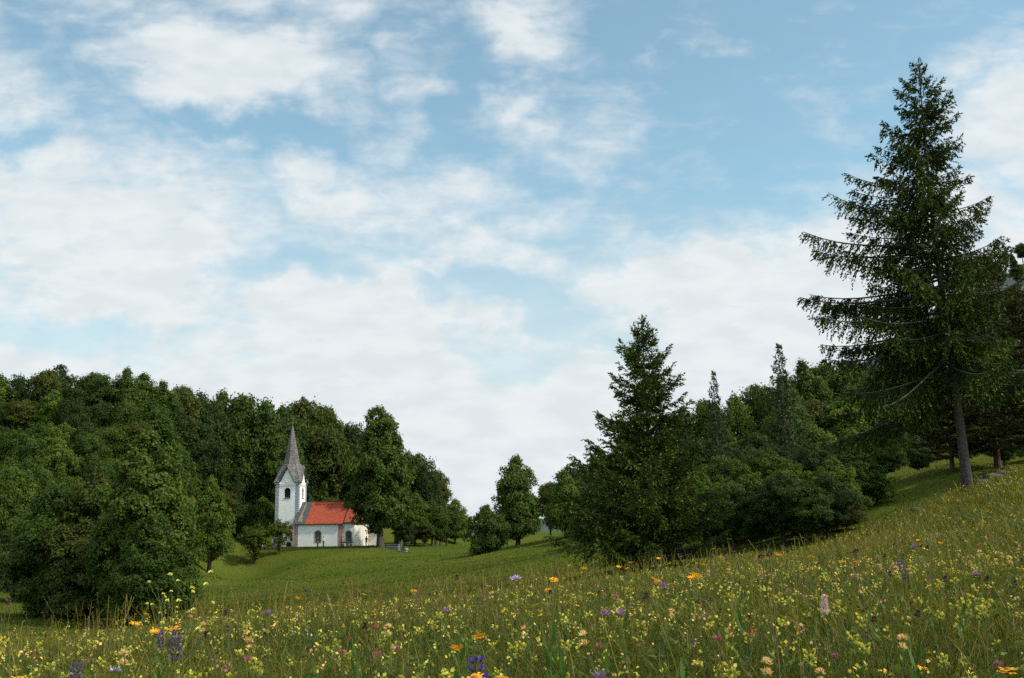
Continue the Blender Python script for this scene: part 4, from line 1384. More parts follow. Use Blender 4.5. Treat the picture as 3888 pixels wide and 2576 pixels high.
# ------------------------------------------------------------------ small things round the church
def build_small():
    # box on a post beside the tower
    x, y, z = ch(-.35, -2.9)
    r = empty('signal_box', (x, y, z), R(-6))
    tag(r, 'small black box on a thin post between church tower and red corner stones', 'post box')
    m_ = MB(); m_.tube([(0, 0, -.2), (0, 0, 1.05)], .045, 6); m_.build('post', M['iron'], r)
    m_ = MB(); m_.box((-.22, -.16, 1.05), (.22, .16, 1.62)); m_.box((-.25, -.19, 1.625), (.25, .19, 1.68)); m_.build('box', M['metal_dark'], r)
    for (lx, ly, h, lab) in ((9.0, -2.75, 1.6, 'short dark post standing in front of the red pilaster of the nave'), (13.3, .2, 1.7, 'thin dark post standing before the apse with the oval window')):
        x, y, z = ch(lx, ly)
        m_ = MB()
        m_.tube([(0, 0, -.2), (0, 0, h)], .075, 6)
        m_.lathe([(.1, h), (.1, h + .05), (.02, h + .12)], 6)
        o = m_.build('post', M['wood_dark'])
        o.location = (x, y, z)
        tag(o, lab, 'post', 'posts along the church')
    # stone bench heap before the chancel window
    x, y, z = ch(10.6, -5.0)
    r = empty('stone_trough', (x, y, z), R(-8))
    tag(r, 'old stone trough with mossy slab on rough blocks before the chancel window', 'stone trough')
    g = np.random.default_rng(3)
    m_ = MB()
    for (bx, s) in ((-.75, .42), (.1, .5), (.75, .45)):
        rock_into(m_, (bx, 0, .12), (s * .42, .4, s), g)
    m_.build('block', M['rock_pale'], r)
    m_ = MB(); rock_into(m_, (0, 0, .72), (1.35, .5, .16), g); m_.build('slab', M['rock'], r)
    # low ruined wall with a rail beside the linden
    a = at(386, 552, 176); b_ = at(400, 556, 172)
    for (p, q, w, lab, rail) in ((at(387, 552, 177), at(399, 555, 175), .5, 'low rough stone wall with grey wooden rail beside the old linden trunk', True), (at(401.5, 556, 172), at(406.5, 556, 171), .8, 'stubby pale stone wall end past the little gate', False)):
        L_ = math.hypot(q[0] - p[0], q[1] - p[1])
        an = math.atan2(q[1] - p[1], q[0] - p[0])
        z = min(gz(p[0], p[1]), gz(q[0], q[1]))
        r = empty('stone_wall', (p[0], p[1], z), an)
        tag(r, lab, 'wall', 'low stone walls by the linden')
        m_ = MB()
        n = max(3, int(L_ / .38))
        for row in range(2):
            for k in range(n):
                rock_into(m_, ((k + .5 + .3 * row) * L_ / n, 0, .18 + row * .34), (L_ / n * .56, w * .5, .2), g)
        m_.build('stone_course', M['rock_pale'], r)
        if rail:
            m_ = MB(); m_.box((-.3, -.2, .92), (L_ + .1, .2, 1.0)); m_.box((-.1, -.06, .0), (.02, .06, .919)); m_.box((L_ - .1, -.06, 0), (L_ + .02, .06, .919)); m_.build('rail', M['wood_grey'], r)
        else:
            m_ = MB(); rock_into(m_, (L_ / 2, 0, .82), (L_ * .62, w * .6, .1), g); m_.build('coping', M['rock'], r)
    p = at(400.6, 555, 174)
    z = gz(p[0], p[1])
    m_ = MB()
    m_.box((-.25, -.05, 0), (-.15, .05, 1.1)); m_.box((.15, -.05, 0), (.25, .05, 1.75))
    for k in range(4):
        m_.box((-.149, -.03, .25 + k * .26), (.149, .03, .33 + k * .26))
    o = m_.build('little_gate', M['wood_grey'])
    o.location = (p[0], p[1], z)
    tag(o, 'narrow grey wooden gate between the two low stone walls', 'gate')


def rock_into(mb, c, s, g, mi=0):
    """A rough boulder as a jittered block with cut corners."""
    bm = bmesh.new()
    bmesh.ops.create_icosphere(bm, subdivisions=2, radius=1.0)
    ph = g.uniform(0, 6, 3)
    vs = []
    for v in bm.verts:
        d = v.co.normalized()
        k = max(abs(d.x), abs(d.y), abs(d.z)) ** .55
        d = d / k * (1 + .13 * math.sin(5 * d.x + ph[0]) * math.sin(4 * d.y + ph[1]) + .07 * math.sin(11 * d.z + ph[2] + 7 * d.x)) * .92
        vs.append((c[0] + d.x * s[0], c[1] + d.y * s[1], c[2] + d.z * s[2]))
    mb.add(vs, [tuple(v.index for v in f.verts) for f in bm.faces], mi)
    bm.free()


build_small()


def single_rock(px, py, d, s, mat, lab, group, seed, sink=.25, dz=0):
    g = np.random.default_rng(seed)
    p = at(px, py, d)
    m_ = MB()
    rock_into(m_, (0, 0, s[2] * (1 - sink)), s, g)
    o = m_.build('rock', M[mat], None, True)
    o.location = (p[0], p[1], gz(p[0], p[1]) + dz)
    o.rotation_euler = (0, 0, float(g.uniform(0, 3)))
    tag(o, lab, 'rock', group)


G_RK = 'rocks on the slope beside the tallest spruce'
single_rock(982, 483, 43, (.34, .25, .16), 'rock', 'small brown rock against the roots of the tallest spruce', G_RK, 1)
single_rock(993, 476, 44, (.45, .3, .2), 'rock', 'flat brown rock, largest of the outcrop uphill of the tallest spruce', G_RK, 2)
single_rock(1003, 471, 45, (.36, .28, .17), 'rock', 'brown rock at the upper end of the outcrop uphill of the spruce', G_RK, 3)
single_rock(916, 512, 40, (.24, .18, .1), 'rock', 'lone greyish rock in the grass downhill from the tallest spruce', G_RK, 4)
for i, (px, py, d, s) in enumerate([(664, 552, 57, .32), (669, 553, 56, .40), (674, 552, 57, .3), (679, 553, 56.5, .34), (685, 552, 58, .26)]):
    single_rock(px, py, d, (s * .9, s * .7, s * .55), 'rock_pale', f"pale limestone boulder in the heap behind the smaller spruce, {ORD[i]} along the heap", 'pale boulders behind the smaller spruce', 20 + i, .2)


def build_crag():
    """The grey cliff that looks over the wood at the upper right."""
    g = np.random.default_rng(12)
    n, m_ = 60, 40
    xs = np.linspace(124, 330, n)
    ys = np.linspace(235, 420, m_)
    X, Y = np.meshgrid(xs, ys, indexing='xy')
    px_line = [(930, 330), (955, 306), (975, 296), (1000, 270), (1010, 262), (1020, 255), (1040, 240), (1100, 200), (1400, 120)]
    D0 = 300.0
    top = -10.5 + np.array([at(np.interp(x / D0 * F_PX + 512, [p[0] for p in px_line], [p[0] for p in px_line]), np.interp(x / D0 * F_PX + 512, [p[0] for p in px_line], [p[1] for p in px_line]), D0)[2] for x in xs])
    k = np.clip((Y - 255) / 45, 0, 1) ** .7
    Z = 10 + (top[None, :] - 10) * k
    rough = sum(a * np.sin(X / w + p1) * np.sin(Y / w * 1.3 + p2 + Z / w) for a, w, p1, p2 in [(2.2, 9, 1, 2), (1.3, 4.3, 3, 1), (.8, 2.1, .5, 4)])
    Z = Z + rough * .45 + g.normal(0, .35, Z.shape)
    v = np.stack([X.ravel(), Y.ravel() + rough.ravel(), Z.ravel()], 1)
    i, j = np.meshgrid(np.arange(n - 1), np.arange(m_ - 1), indexing='xy')
    a = (j * n + i).ravel()
    f = np.stack([a, a + 1, a + n + 1, a + n], 1)
    mt, t = new_mat('limestone_crag')
    tc = t.n('ShaderNodeTexCoord').outputs['Object']
    st = t.n('ShaderNodeVectorMath', operation='MULTIPLY', i_0=tc, i_1=(.25, .25, .9)).outputs[0]
    nz = t.n('ShaderNodeTexNoise', i_Vector=st, i_Scale=.5, i_Detail=8.0, i_Roughness=.7).outputs['Fac']
    gn = t.n('ShaderNodeTexNoise', i_Vector=tc, i_Scale=.12, i_Detail=6.0, i_Roughness=.7).outputs['Fac']
    col = t.mix(t.rng(nz, .35, .65), (.05, .05, .05), (.14, .138, .135))
    col = t.mix(t.rng(gn, .42, .56), col, (.045, .06, .028))
    p = t.n('ShaderNodeBsdfPrincipled', i_Base_Color=col, i_Roughness=.95)
    bp = t.n('ShaderNodeBump', i_Strength=.8, i_Distance=1.2, i_Height=nz)
    t.link(bp.outputs[0], p.inputs['Normal'])
    t.n('ShaderNodeOutputMaterial', i_Surface=p.outputs[0])
    o = link_mesh('rocky_hill', mesh_np('rocky_hill', v, f, [mt]))
    tag(o, kind='structure')
    words_ = ['round dark tree highest on top of the grey crag', 'thin pale sapling on the edge of the grey crag', 'ragged small tree at the low end of the grey crag', 'dark bushy tree on the face of the grey crag', 'small leafy tree between sapling and round tree on the crag', 'low bush clinging to the grey crag']
    for i_, (px, tp, bt, w_, k_) in enumerate([(1023, 242, 262, 16, 2), (1007, 251, 270, 8, 3), (992, 258, 284, 16, 1), (1018, 262, 284, 16, 0), (1014, 254, 270, 9, 4), (1002, 270, 288, 14, 5)]):
        pr, H0, R0 = FAR[k_]
        o = copy_tree(pr)
        o.pop('used', None)
        q = at(px, bt, 288)
        h = at(px, tp, 288)[2] - q[2]
        o.location = tuple(q)
        o.scale = (w_ * 288 / F_PX / (2 * R0),) * 2 + (h / H0,)
        tag(o, words_[i_], 'tree', 'trees on the grey crag')


build_crag()
# ------------------------------------------------------------------ meadow: grass of the near slope (one object, nobody could count it)
def grass_mat(name, ramp, trans=0.35, rough=0.5, spec=0.2):
    m_, g = new_mat(name)
    t = g.n('ShaderNodeAttribute', attribute_name='tint').outputs['Fac']
    rp = g.n('ShaderNodeValToRGB', i_Fac=t)
    e = rp.color_ramp.elements
    e[0].position, e[0].color = ramp[0][0], (*ramp[0][1], 1)
    e[1].position, e[1].color = ramp[-1][0], (*ramp[-1][1], 1)
    for p, c in ramp[1:-1]:
        x = e.new(p)
        x.color = (*c, 1)
    p = g.n('ShaderNodeBsdfPrincipled', i_Base_Color=rp.outputs[0], i_Roughness=rough)
    p.inputs['Specular IOR Level'].default_value = spec
    tc = g.mix(1.0, rp.outputs[0], (1.3, 1.2, .6), 'MULTIPLY')
    tr = g.n('ShaderNodeBsdfTranslucent', i_Color=tc)
    mx = g.n('ShaderNodeMixShader', i_Fac=trans, i_1=p.outputs[0], i_2=tr.outputs[0])
    g.n('ShaderNodeOutputMaterial', i_Surface=mx.outputs[0])
    return m_


M['grass'] = grass_mat('grass_blade', [(0, (0.0288, 0.0440, 0.0046)), (.35, (0.0720, 0.0839, 0.0081)), (.62, (0.1476, 0.1280, 0.0138)), (.8, (0.2088, 0.1720, 0.0288)), (.9, (0.1584, 0.0963, 0.0346)), (1, (0.2448, 0.1720, 0.0749))])
M['herb'] = mat_leaf('herb_leaf', (.03, .065, .010), (.085, .14, .018), (.14, .18, .03), .3)


def wedge_points(g, n, r0, r1, half, power=1.0):
    r = np.sqrt(g.uniform(r0 ** 2, r1 ** 2, n)) if power == 1 else (g.uniform(r0 ** power, r1 ** power, n)) ** (1 / power)
    th = g.uniform(-half, half, n)
    return r * np.sin(th), r * np.cos(th)


def blades(qb, g, x, y, hmin, hmax, wd, tint_mu, tint_sd, lean=.35, curl=.5, thin=True):
    """Bent grass blades of three quads each."""
    n = len(x)
    z = ground(x, y) - .01
    h = g.uniform(hmin, hmax, n)
    a = g.uniform(0, 6.283, n)
    l = np.abs(g.normal(0, lean, n)) + .04
    dx, dy = np.cos(a), np.sin(a)
    f = g.uniform(0, 6.283, n)
    sx, sy = np.cos(f), np.sin(f)
    w = wd * g.uniform(.6, 1.4, n)
    V = []
    for k, s in enumerate((0, .4, .75, 1.0)):
        hor = h * (l * s + curl * l * s ** 2.4)
        zz = z + h * s * (1 - .22 * l * s)
        ww = w * (1, .9, .6, .07)[k]
        cx, cy = x + dx * hor, y + dy * hor
        V.append(np.stack([cx - sx * ww, cy - sy * ww, zz], 1))
        V.append(np.stack([cx + sx * ww, cy + sy * ww, zz], 1))
    v = np.stack(V, 1).reshape(-1, 3)
    b = np.arange(n)[:, None] * 8
    fc = np.concatenate([b + np.array([[0, 1, 3, 2]]), b + np.array([[2, 3, 5, 4]]), b + np.array([[4, 5, 7, 6]])], 1).reshape(-1, 4)
    t = np.clip(g.normal(tint_mu, tint_sd, n), 0, .84)
    qb.add(v, fc, np.repeat(t, 3))


def patchy(x, y, s=1.0):
    return .5 + .25 * np.sin(x * 1.7 / s + 2 * np.sin(y * .9 / s)) + .25 * np.sin(y * 1.3 / s - 1.5 * np.sin(x * .7 / s) + 1)


def build_grass():
    g = np.random.default_rng(77)
    HALF = R(36)
    q = QB()
    for (n, r0, r1, h0, h1, wd, mu) in [(56000, 1.6, 5, .10, .33, .0027, .30), (95000, 5, 12, .12, .35, .0037, .33), (115000, 12, 26, .14, .37, .0065, .39), (110000, 26, 60, .14, .36, .013, .42)]:
        x, y = wedge_points(g, n, r0, r1, HALF)
        pz = patchy(x, y)
        keep = (g.uniform(0, 1, n) < .55 + .45 * pz) & (crest(x, y) < 1.04 + g.uniform(-.04, .04, n))
        x, y, pz = x[keep], y[keep], pz[keep]
        blades(q, g, x, y, h0, h1, wd, mu + .30 * (pz - .5), .18, .6, .8)
    # broader darker leaves in tussocks
    x, y = wedge_points(g, 4600, 1.8, 16, HALF)
    k = np.repeat(np.arange(len(x)), 7)
    xx, yy = x[k] + g.normal(0, .03, len(k)), y[k] + g.normal(0, .03, len(k))
    blades(q, g, xx, yy, .1, .28, .0080, .33, .14, .6, .9)
    # short turf of the valley meadow
    for (n, r0, r1, h0, h1, wd) in [(90000, 9, 62, .05, .14, .012), (70000, 55, 110, .05, .16, .022), (60000, 110, 235, .05, .18, .045)]:
        x, y = wedge_points(g, n, r0, r1, R(31))
        keep = crest(x, y) > 1.0
        x, y = x[keep], y[keep]
        blades(q, g, x, y, h0, h1, wd, .32 + .24 * (patchy(x, y, 7.0) - .4) + .12 * (patchy(x, y, 2.1) - .5), .13, .5)
    o = link_mesh('grass', q.mesh('grass', [M['grass']]))
    tag(o, 'fine green meadow grass covering the near slope and the valley', 'grass', kind='stuff')

    # dry flowering stalks with seed heads
    q = QB()
    xs, ys = [], []
    for n, r0, r1 in ((800, 2.2, 8), (2800, 8, 20), (2200, 20, 50)):
        x, y = wedge_points(g, n, r0, r1, HALF)
        xs.append(x); ys.append(y)
    # the fringe along the brow of the slope
    x, y = wedge_points(g, 1500, 8.5, 16, HALF)
    m_ = x < .5
    xs.append(x[m_]); ys.append(y[m_])
    x, y = np.concatenate(xs), np.concatenate(ys)
    keep = crest(x, y) < 1.06
    x, y = x[keep], y[keep]
    n = len(x)
    r = np.hypot(x, y)
    z = ground(x, y)
    h = .26 + .34 * g.uniform(0, 1, n) ** 1.6
    a = g.uniform(0, 6.283, n)
    l = np.abs(g.normal(0, .32, n))
    w = np.maximum(.0011, r * .00018) * g.uniform(.8, 1.3, n)
    f = g.uniform(0, 6.283, n)
    sx, sy = np.cos(f), np.sin(f)
    V = []
    for k, s in enumerate((0, .5, 1.0)):
        hor = h * l * s ** 1.5
        cx, cy, cz = x + np.cos(a) * hor, y + np.sin(a) * hor, z + h * s
        V += [np.stack([cx - sx * w, cy - sy * w, cz], 1), np.stack([cx + sx * w, cy + sy * w, cz], 1)]
    v = np.stack(V, 1).reshape(-1, 3)
    b = np.arange(n)[:, None] * 6
    t = np.clip(g.normal(.80, .10, n), .45, 1)
    q.add(v, np.concatenate([b + np.array([[0, 1, 3, 2]]), b + np.array([[2, 3, 5, 4]])], 1).reshape(-1, 4), np.repeat(t, 2))
    # spikelets: little diamonds up the top third
    ns = 9
    k = np.repeat(np.arange(n), ns)
    s = np.tile(np.linspace(.72, 1.02, ns), n)
    wide = g.uniform(.004, .022, n)[k] * np.sin(np.clip((s - .68) / .38, 0, 1) * math.pi) ** .7
    hor = h[k] * l[k] * s ** 1.5
    c = np.stack([x[k] + np.cos(a[k]) * hor, y[k] + np.sin(a[k]) * hor, z[k] + h[k] * s], 1)
    off = unit(g.normal(size=c.shape)) * np.array([1, 1, .3])
    c = c + off * wide[:, None]
    sz = np.maximum(.0055, r[k] * .0005)[:, None] * g.uniform(.7, 1.3, (len(k), 1))
    u = unit(off * .5 + np.array([0, 0, 1.])) * sz
    ww = unit(np.cross(u, g.normal(size=u.shape))) * sz * .38
    q.leaves(c, u, ww, np.clip(t[k] + g.normal(.05, .06, len(k)), 0, 1))
    o = link_mesh('seed_grass', q.mesh('seed_grass', [M['grass']]))
    tag(o, 'brownish flowering grass stalks with seed heads above the meadow', 'grass', kind='stuff')

    # low leafy herbs between the blades
    q = QB()
    x, y = wedge_points(g, 17000, 1.7, 22, HALF)
    z = ground(x, y)
    k = np.repeat(np.arange(len(x)), 6)
    hh = g.uniform(.03, .22, len(k))
    d = unit(g.normal(size=(len(k), 3)) * np.array([1, 1, .4]) + np.array([0, 0, .35]))
    L = g.uniform(.012, .035, len(k))[:, None]
    c = np.stack([x[k], y[k], z[k] + hh], 1) + d * L
    ww = unit(np.cross(d, g.normal(size=d.shape))) * L * .33
    q.leaves(c, d * L, ww, np.clip(g.normal(.4, .2, len(k)), 0, 1))
    o = link_mesh('herb_leaves', q.mesh('herb_leaves', [M['herb']]))
    tag(o, 'small green herb leaves low between the grass blades', 'ground cover', kind='stuff')


build_grass()
# ------------------------------------------------------------------ flowers
def mat_petal(name, c0, c1, trans=.3, rough=.6):
    return mat_leaf(name, c0, c1, None, trans, rough, .1, .2)


M['p_rattle'] = mat_petal('rattle_flower', (.32, .31, .05), (.60, .50, .07))
M['p_calyx'] = mat_petal('rattle_calyx', (.16, .20, .045), (.36, .38, .10))
M['p_orange'] = mat_petal('oxeye_petal', (.66, .26, .008), (.85, .42, .02))
M['p_disc'] = mat_petal('oxeye_disc', (.40, .16, .01), (.55, .25, .02))
M['p_cup'] = mat_petal('buttercup_petal', (.70, .46, .02), (.85, .60, .04))
M['p_vetch'] = mat_petal('vetch_flower', (.55, .22, .08), (.82, .62, .30))
M['p_clover'] = mat_petal('clover_flower', (.16, .03, .055), (.42, .14, .20))
M['p_sage'] = mat_petal('sage_flower', (.045, .022, .15), (.13, .07, .36))
M['p_sage_calyx'] = mat_petal('sage_calyx', (.045, .035, .035), (.10, .07, .07))
M['p_plantain'] = mat_petal('plantain_spike', (.42, .27, .28), (.78, .62, .60))
M['p_purple'] = mat_petal('knapweed_flower', (.20, .07, .24), (.42, .20, .46))
M['p_lilac'] = mat_petal('scabious_flower', (.34, .25, .50), (.60, .50, .75))
M['p_bud'] = mat_petal('dry_bud', (.045, .028, .022), (.14, .08, .055), .1)
M['p_red'] = mat_petal('red_spike', (.16, .05, .03), (.34, .13, .08))
M['p_mustard'] = mat_petal('mustard_petal', (.62, .58, .08), (.85, .80, .22))
M['stem'] = mat_leaf('stem_green', (.045, .085, .018), (.11, .15, .035), None, .1)
M['stem_red'] = mat_leaf('stem_reddish', (.07, .05, .022), (.14, .10, .05), None, .1)
M['leaf_broad'] = mat_leaf('broad_leaf', (.03, .07, .012), (.08, .14, .022), (.13, .18, .04), .3)

FG = np.random.default_rng(321)


def stem_mesh(H, r, leaves, leaf_l, mat, bend=.06, leaf_w=.3, up=.6, lm='leaf_broad', z_top=.85):
    q = QB()
    s = np.linspace(0, 1, 6)
    a = FG.uniform(0, 6.28)
    pts = np.stack([math.cos(a) * bend * H * s ** 2, math.sin(a) * bend * H * s ** 2, H * s], 1)
    pts[0, 2] = -.02
    v, f = tube(pts, np.linspace(r, r * .7, 6), 4)
    q.add(v, f, .5)
    ns = len(f)
    if leaves:
        k = np.linspace(.12, z_top, leaves)
        an = np.arange(leaves) * 2.4 + FG.uniform(0, 6)
        base = np.stack([np.interp(k, s, pts[:, i]) for i in range(3)], 1)
        d = unit(np.stack([np.cos(an), np.sin(an), np.full(leaves, up)], 1))
        L = leaf_l * (1.15 - .6 * k)[:, None]
        w = unit(np.cross(d, [0, 0, 1.])) * L * leaf_w * .5
        q.leaves(base + d * L * .5, d * L * .5, w, FG.uniform(.2, .8, leaves))
    me = mesh_np('stem', np.concatenate(q.v), np.concatenate(q.f), [M[mat], M[lm]], np.concatenate(q.t),
                 mat_idx=np.concatenate([np.zeros(ns), np.ones(leaves)]) if leaves else np.zeros(ns))
    return me, pts[-1]


def head_mesh(name, fn, mats):
    q = QB()
    idx = fn(q)
    return mesh_np(name, np.concatenate(q.v), np.concatenate(q.f), [M[m_] for m_ in mats], np.concatenate(q.t), mat_idx=idx)


def ball_petals(q, n, R_, zs=1.0, L=.4, W=.2, z0=0.0, tilt=.3, cone=-.35):
    d = unit(FG.normal(size=(n, 3)))
    d[:, 2] = np.where(d[:, 2] < cone, -d[:, 2], d[:, 2])
    c = d * R_ * FG.uniform(.6, 1.0, (n, 1)) * np.array([1, 1, zs]) + np.array([0, 0, z0])
    u = unit(d + FG.normal(0, tilt, d.shape) + np.array([0, 0, .4])) * R_ * L
    w = unit(np.cross(u, FG.normal(size=u.shape))) * R_ * W
    q.leaves(c + u * .5, u, w, FG.uniform(0, 1, n))
    return np.zeros(n)


def spike_petals(q, n, H, R_, L, W, taper=.8, t=None):
    k = FG.uniform(0, 1, n)
    a = FG.uniform(0, 6.283, n)
    rr = R_ * (1 - taper * k ** 1.6)
    c = np.stack([rr * np.cos(a), rr * np.sin(a), H * k], 1)
    u = unit(np.stack([np.cos(a), np.sin(a), .5 + FG.normal(0, .3, n)], 1)) * L
    w = unit(np.cross(u, FG.normal(size=u.shape))) * W
    q.leaves(c, u, w, FG.uniform(0, 1, n))
    return np.zeros(n)


def rattle_head(q, nf=6, hgt=.04):
    """Whorls of inflated pale calyces with hooded yellow flowers poking out."""
    idx = []
    for i in range(nf):
        a = i * 2.4 + FG.uniform(-.3, .3)
        z = hgt * (i / nf)
        o = np.array([math.cos(a), math.sin(a), .55])
        o /= np.linalg.norm(o)
        side = unit(np.cross(o, [0, 0, 1.]))
        b = np.array([0, 0, z]) + o * .006
        for k in range(3):                       # calyx: three crossing ovals
            w = side * math.cos(k * 1.05) + np.cross(o, side) * math.sin(k * 1.05)
            q.leaves((b + o * .008)[None], (o * .009)[None], (w * .0095)[None], [.3 + .4 * FG.uniform()])
            idx.append(1)
        f = unit(o + np.array([0, 0, .25]))
        for k in range(2):                       # hood
            w = side if k == 0 else np.cross(f, side)
            q.leaves((b + f * .019)[None], (f * .010)[None], (w * .0085)[None], [FG.uniform(.3, 1)])
            idx.append(0)
        # leafy bract
        q.leaves((b + o * .012 - np.array([0, 0, .004]))[None], (o * .011)[None], (side * .005)[None], [.2])
        idx.append(1)
    return idx


def daisy(q, n=15, R_=.027, up=.18, jag=.25):
    a = np.arange(n) / n * 6.283 + FG.normal(0, .05, n)
    for lay, (k0, k1, z) in enumerate(((.28, .65, 0.0), (.6, 1.0, 0.0))):
        d = np.stack([np.cos(a), np.sin(a), np.full(n, up) + FG.normal(0, .1, n)], 1)
        c = d * R_ * (k0 + k1) / 2
        if lay:
            c[:, 2] -= .1 * R_
        u = d * R_ * (k1 - k0) / 2 * FG.uniform(1 - jag * .5, 1.1, (n, 1))
        w = np.stack([-np.sin(a), np.cos(a), np.zeros(n)], 1) * R_ * .14
        v = np.stack([c - u - w * .8, c - u + w * .8, c + u + w, c + u - w], 1).reshape(-1, 3)
        q.add(v, np.arange(n * 4).reshape(n, 4), FG.uniform(.2, 1, n))
    return np.zeros(2 * n)


def disc_mesh(R_, h, mat, name='disc'):
    mb = MB()
    mb.lathe([(R_ * .9, -.2 * h), (R_, .1 * h), (R_ * .75, .7 * h), (R_ * .3, h)], 9)
    me = bpy.data.meshes.new(name)
    me.from_pydata(mb.v, [], mb.f)
    me.materials.append(M[mat])
    return me


def sage_head(q):
    idx = []
    for w_ in range(8):
        z = .020 * w_
        sz = 1.0 - .07 * w_
        for k in range(5):
            a = k * 1.2566 + w_ * .63
            o = np.array([math.cos(a), math.sin(a), .25])
            b = np.array([0, 0, z]) + o * .006
            side = unit(np.cross(o, [0, 0, 1.]))
            for m_ in range(2):
                w = side if m_ == 0 else unit(np.cross(o, side))
                q.leaves((b + o * .005)[None], (o * .008 * sz)[None], (w * .005 * sz)[None], [FG.uniform()])
                idx.append(1)
            if w_ < 6 and FG.uniform() < .85:
                up = unit(o + np.array([0, 0, .9]))
                q.leaves((b + o * .014 * sz + np.array([0, 0, .006]))[None], (up * .012 * sz)[None], (side * .004)[None], [FG.uniform(.3, 1)])
                nx = unit(np.cross(up, side))
                q.leaves((b + o * .014 * sz + np.array([0, 0, .006]))[None], (up * .012 * sz)[None], (nx * .005)[None], [FG.uniform(.3, 1)])
                lip = unit(o + np.array([0, 0, -.35]))
                q.leaves((b + o * .018 * sz)[None], (lip * .009 * sz)[None], (side * .006)[None], [FG.uniform(.3, 1)])
                idx += [0, 0, 0]
    return idx


def flower(name, H, stem_args, heads, place='top'):
    """heads: list of (mesh, z-part along stem, radial offset, scale) -> a plant thing at the origin (parked under the ground until copied)."""
    root = empty(name, (0, -60, -40))
    me, tip = stem_mesh(H, **stem_args)
    link_mesh('stem', me, root)
    for hm, part in heads:
        o = link_mesh('flower_head', hm, root)
        o.location = tuple(tip * np.array([1, 1, 1.]) if part == 1 else tip * part)
        o.rotation_euler = (FG.normal(0, .18), FG.normal(0, .18), FG.uniform(0, 6))
    return (root, H)


FPROTO = []


def kind(*variants):
    for v in variants:
        FPROTO.append(v[0])
    return list(variants)


def branch_heads(q_stem, tip, hm, n, spread, root, name='flower_head'):
    pass


K_RATTLE = kind(*[flower('yellow_rattle', h, dict(r=.0018, leaves=9, leaf_l=.028, mat='stem', leaf_w=.28), [(head_mesh('flower_head', lambda q: rattle_head(q, nf, hg), ['p_rattle', 'p_calyx']), 1)]) for h, nf, hg in ((.24, 4, .02), (.27, 6, .035), (.30, 5, .025), (.33, 8, .05), (.36, 6, .03))])


def oxeye(h, R_, up):
    r = flower('yellow_oxeye', h, dict(r=.002, leaves=8, leaf_l=.06, mat='stem', leaf_w=.22), [(head_mesh('flower_head', lambda q: daisy(q, 15, R_, up), ['p_orange']), 1)])
    fh = [c for c in r[0].children if c.name.startswith('flower_head')][0]
    link_mesh('disc', disc_mesh(R_ * .32, R_ * .22, 'p_disc'), fh)
    return r


K_OXEYE = kind(oxeye(.36, .026, .15), oxeye(.40, .024, .45), oxeye(.33, .027, .02), oxeye(.38, .022, .8))
K_CUP = kind(*[flower('buttercup', h, dict(r=.0014, leaves=4, leaf_l=.04, mat='stem', leaf_w=.4), [(head_mesh('flower_head', lambda q: daisy(q, 5, .013, .5), ['p_cup']), 1)]) for h in (.32, .4)])


def vetch(h):
    hm = head_mesh('flower_head', lambda q: ball_petals(q, 46, .0135, .75, .6, .15), ['p_vetch'])
    return flower('kidney_vetch', h, dict(r=.0016, leaves=7, leaf_l=.06, mat='stem', leaf_w=.25), [(hm, 1), (hm, .9)])


K_VETCH = kind(vetch(.28), vetch(.33), vetch(.30))
K_CLOVER = kind(*[flower('red_clover', h, dict(r=.0018, leaves=5, leaf_l=.035, mat='stem', leaf_w=.6), [(head_mesh('flower_head', lambda q: ball_petals(q, 50, .013, 1.05, .5, .15), ['p_clover']), 1)]) for h in (.28, .35)])
K_BUD = kind(*[flower('ribwort_plantain', h, dict(r=.0014, leaves=0, leaf_l=.1, mat='stem_red', bend=.1), [(head_mesh('flower_head', lambda q: spike_petals(q, 40, .022, .006, .005, .003, .5), ['p_bud']), 1)]) for h in (.38, .46, .54)])
K_RED = kind(*[flower('salad_burnet', h, dict(r=.0013, leaves=3, leaf_l=.04, mat='stem_red', bend=.08), [(head_mesh('flower_head', lambda q: ball_petals(q, 36, .009, 1.2, .5, .25), ['p_red']), 1)]) for h in (.36, .44)])
K_PURPLE = kind(*[flower('knapweed', h, dict(r=.002, leaves=6, leaf_l=.07, mat='stem', leaf_w=.16), [(head_mesh('flower_head', lambda q: ball_petals(q, 44, .014, .7, .8, .10, tilt=.15, cone=.0), ['p_purple']), 1), (head_mesh('bud', lambda q: ball_petals(q, 30, .009, 1.1, .4, .3), ['p_bud']), .97)]) for h in (.36, .44)])
K_LILAC = kind(flower('scabious', .48, dict(r=.0015, leaves=2, leaf_l=.05, mat='stem', bend=.08), [(head_mesh('flower_head', lambda q: ball_petals(q, 50, .019, .4, .45, .16, cone=-.1), ['p_lilac']), 1)]))
K_SAGE = kind(*[flower('meadow_sage', h, dict(r=.0028, leaves=4, leaf_l=.09, mat='stem_red', leaf_w=.4, z_top=.5, bend=.03), [(head_mesh('flower_head', sage_head, ['p_sage', 'p_sage_calyx']), .72)]) for h in (.44, .5)])
K_PLANT = kind(flower('hoary_plantain', .42, dict(r=.002, leaves=0, leaf_l=.1, mat='stem', bend=.04), [(head_mesh('flower_head', lambda q: spike_petals(q, 260, .062, .011, .007, .0018, .75), ['p_plantain']), 1)]))


def thistle(h):
    hm = head_mesh('flower_head', lambda q: ball_petals(q, 60, .013, 1.1, .35, .3), ['p_bud'])
    return flower('thistle', h, dict(r=.0032, leaves=3, leaf_l=.07, mat='stem_red', leaf_w=.25, bend=.03), [(hm, 1)])


K_THISTLE = kind(thistle(.62), thistle(.56))


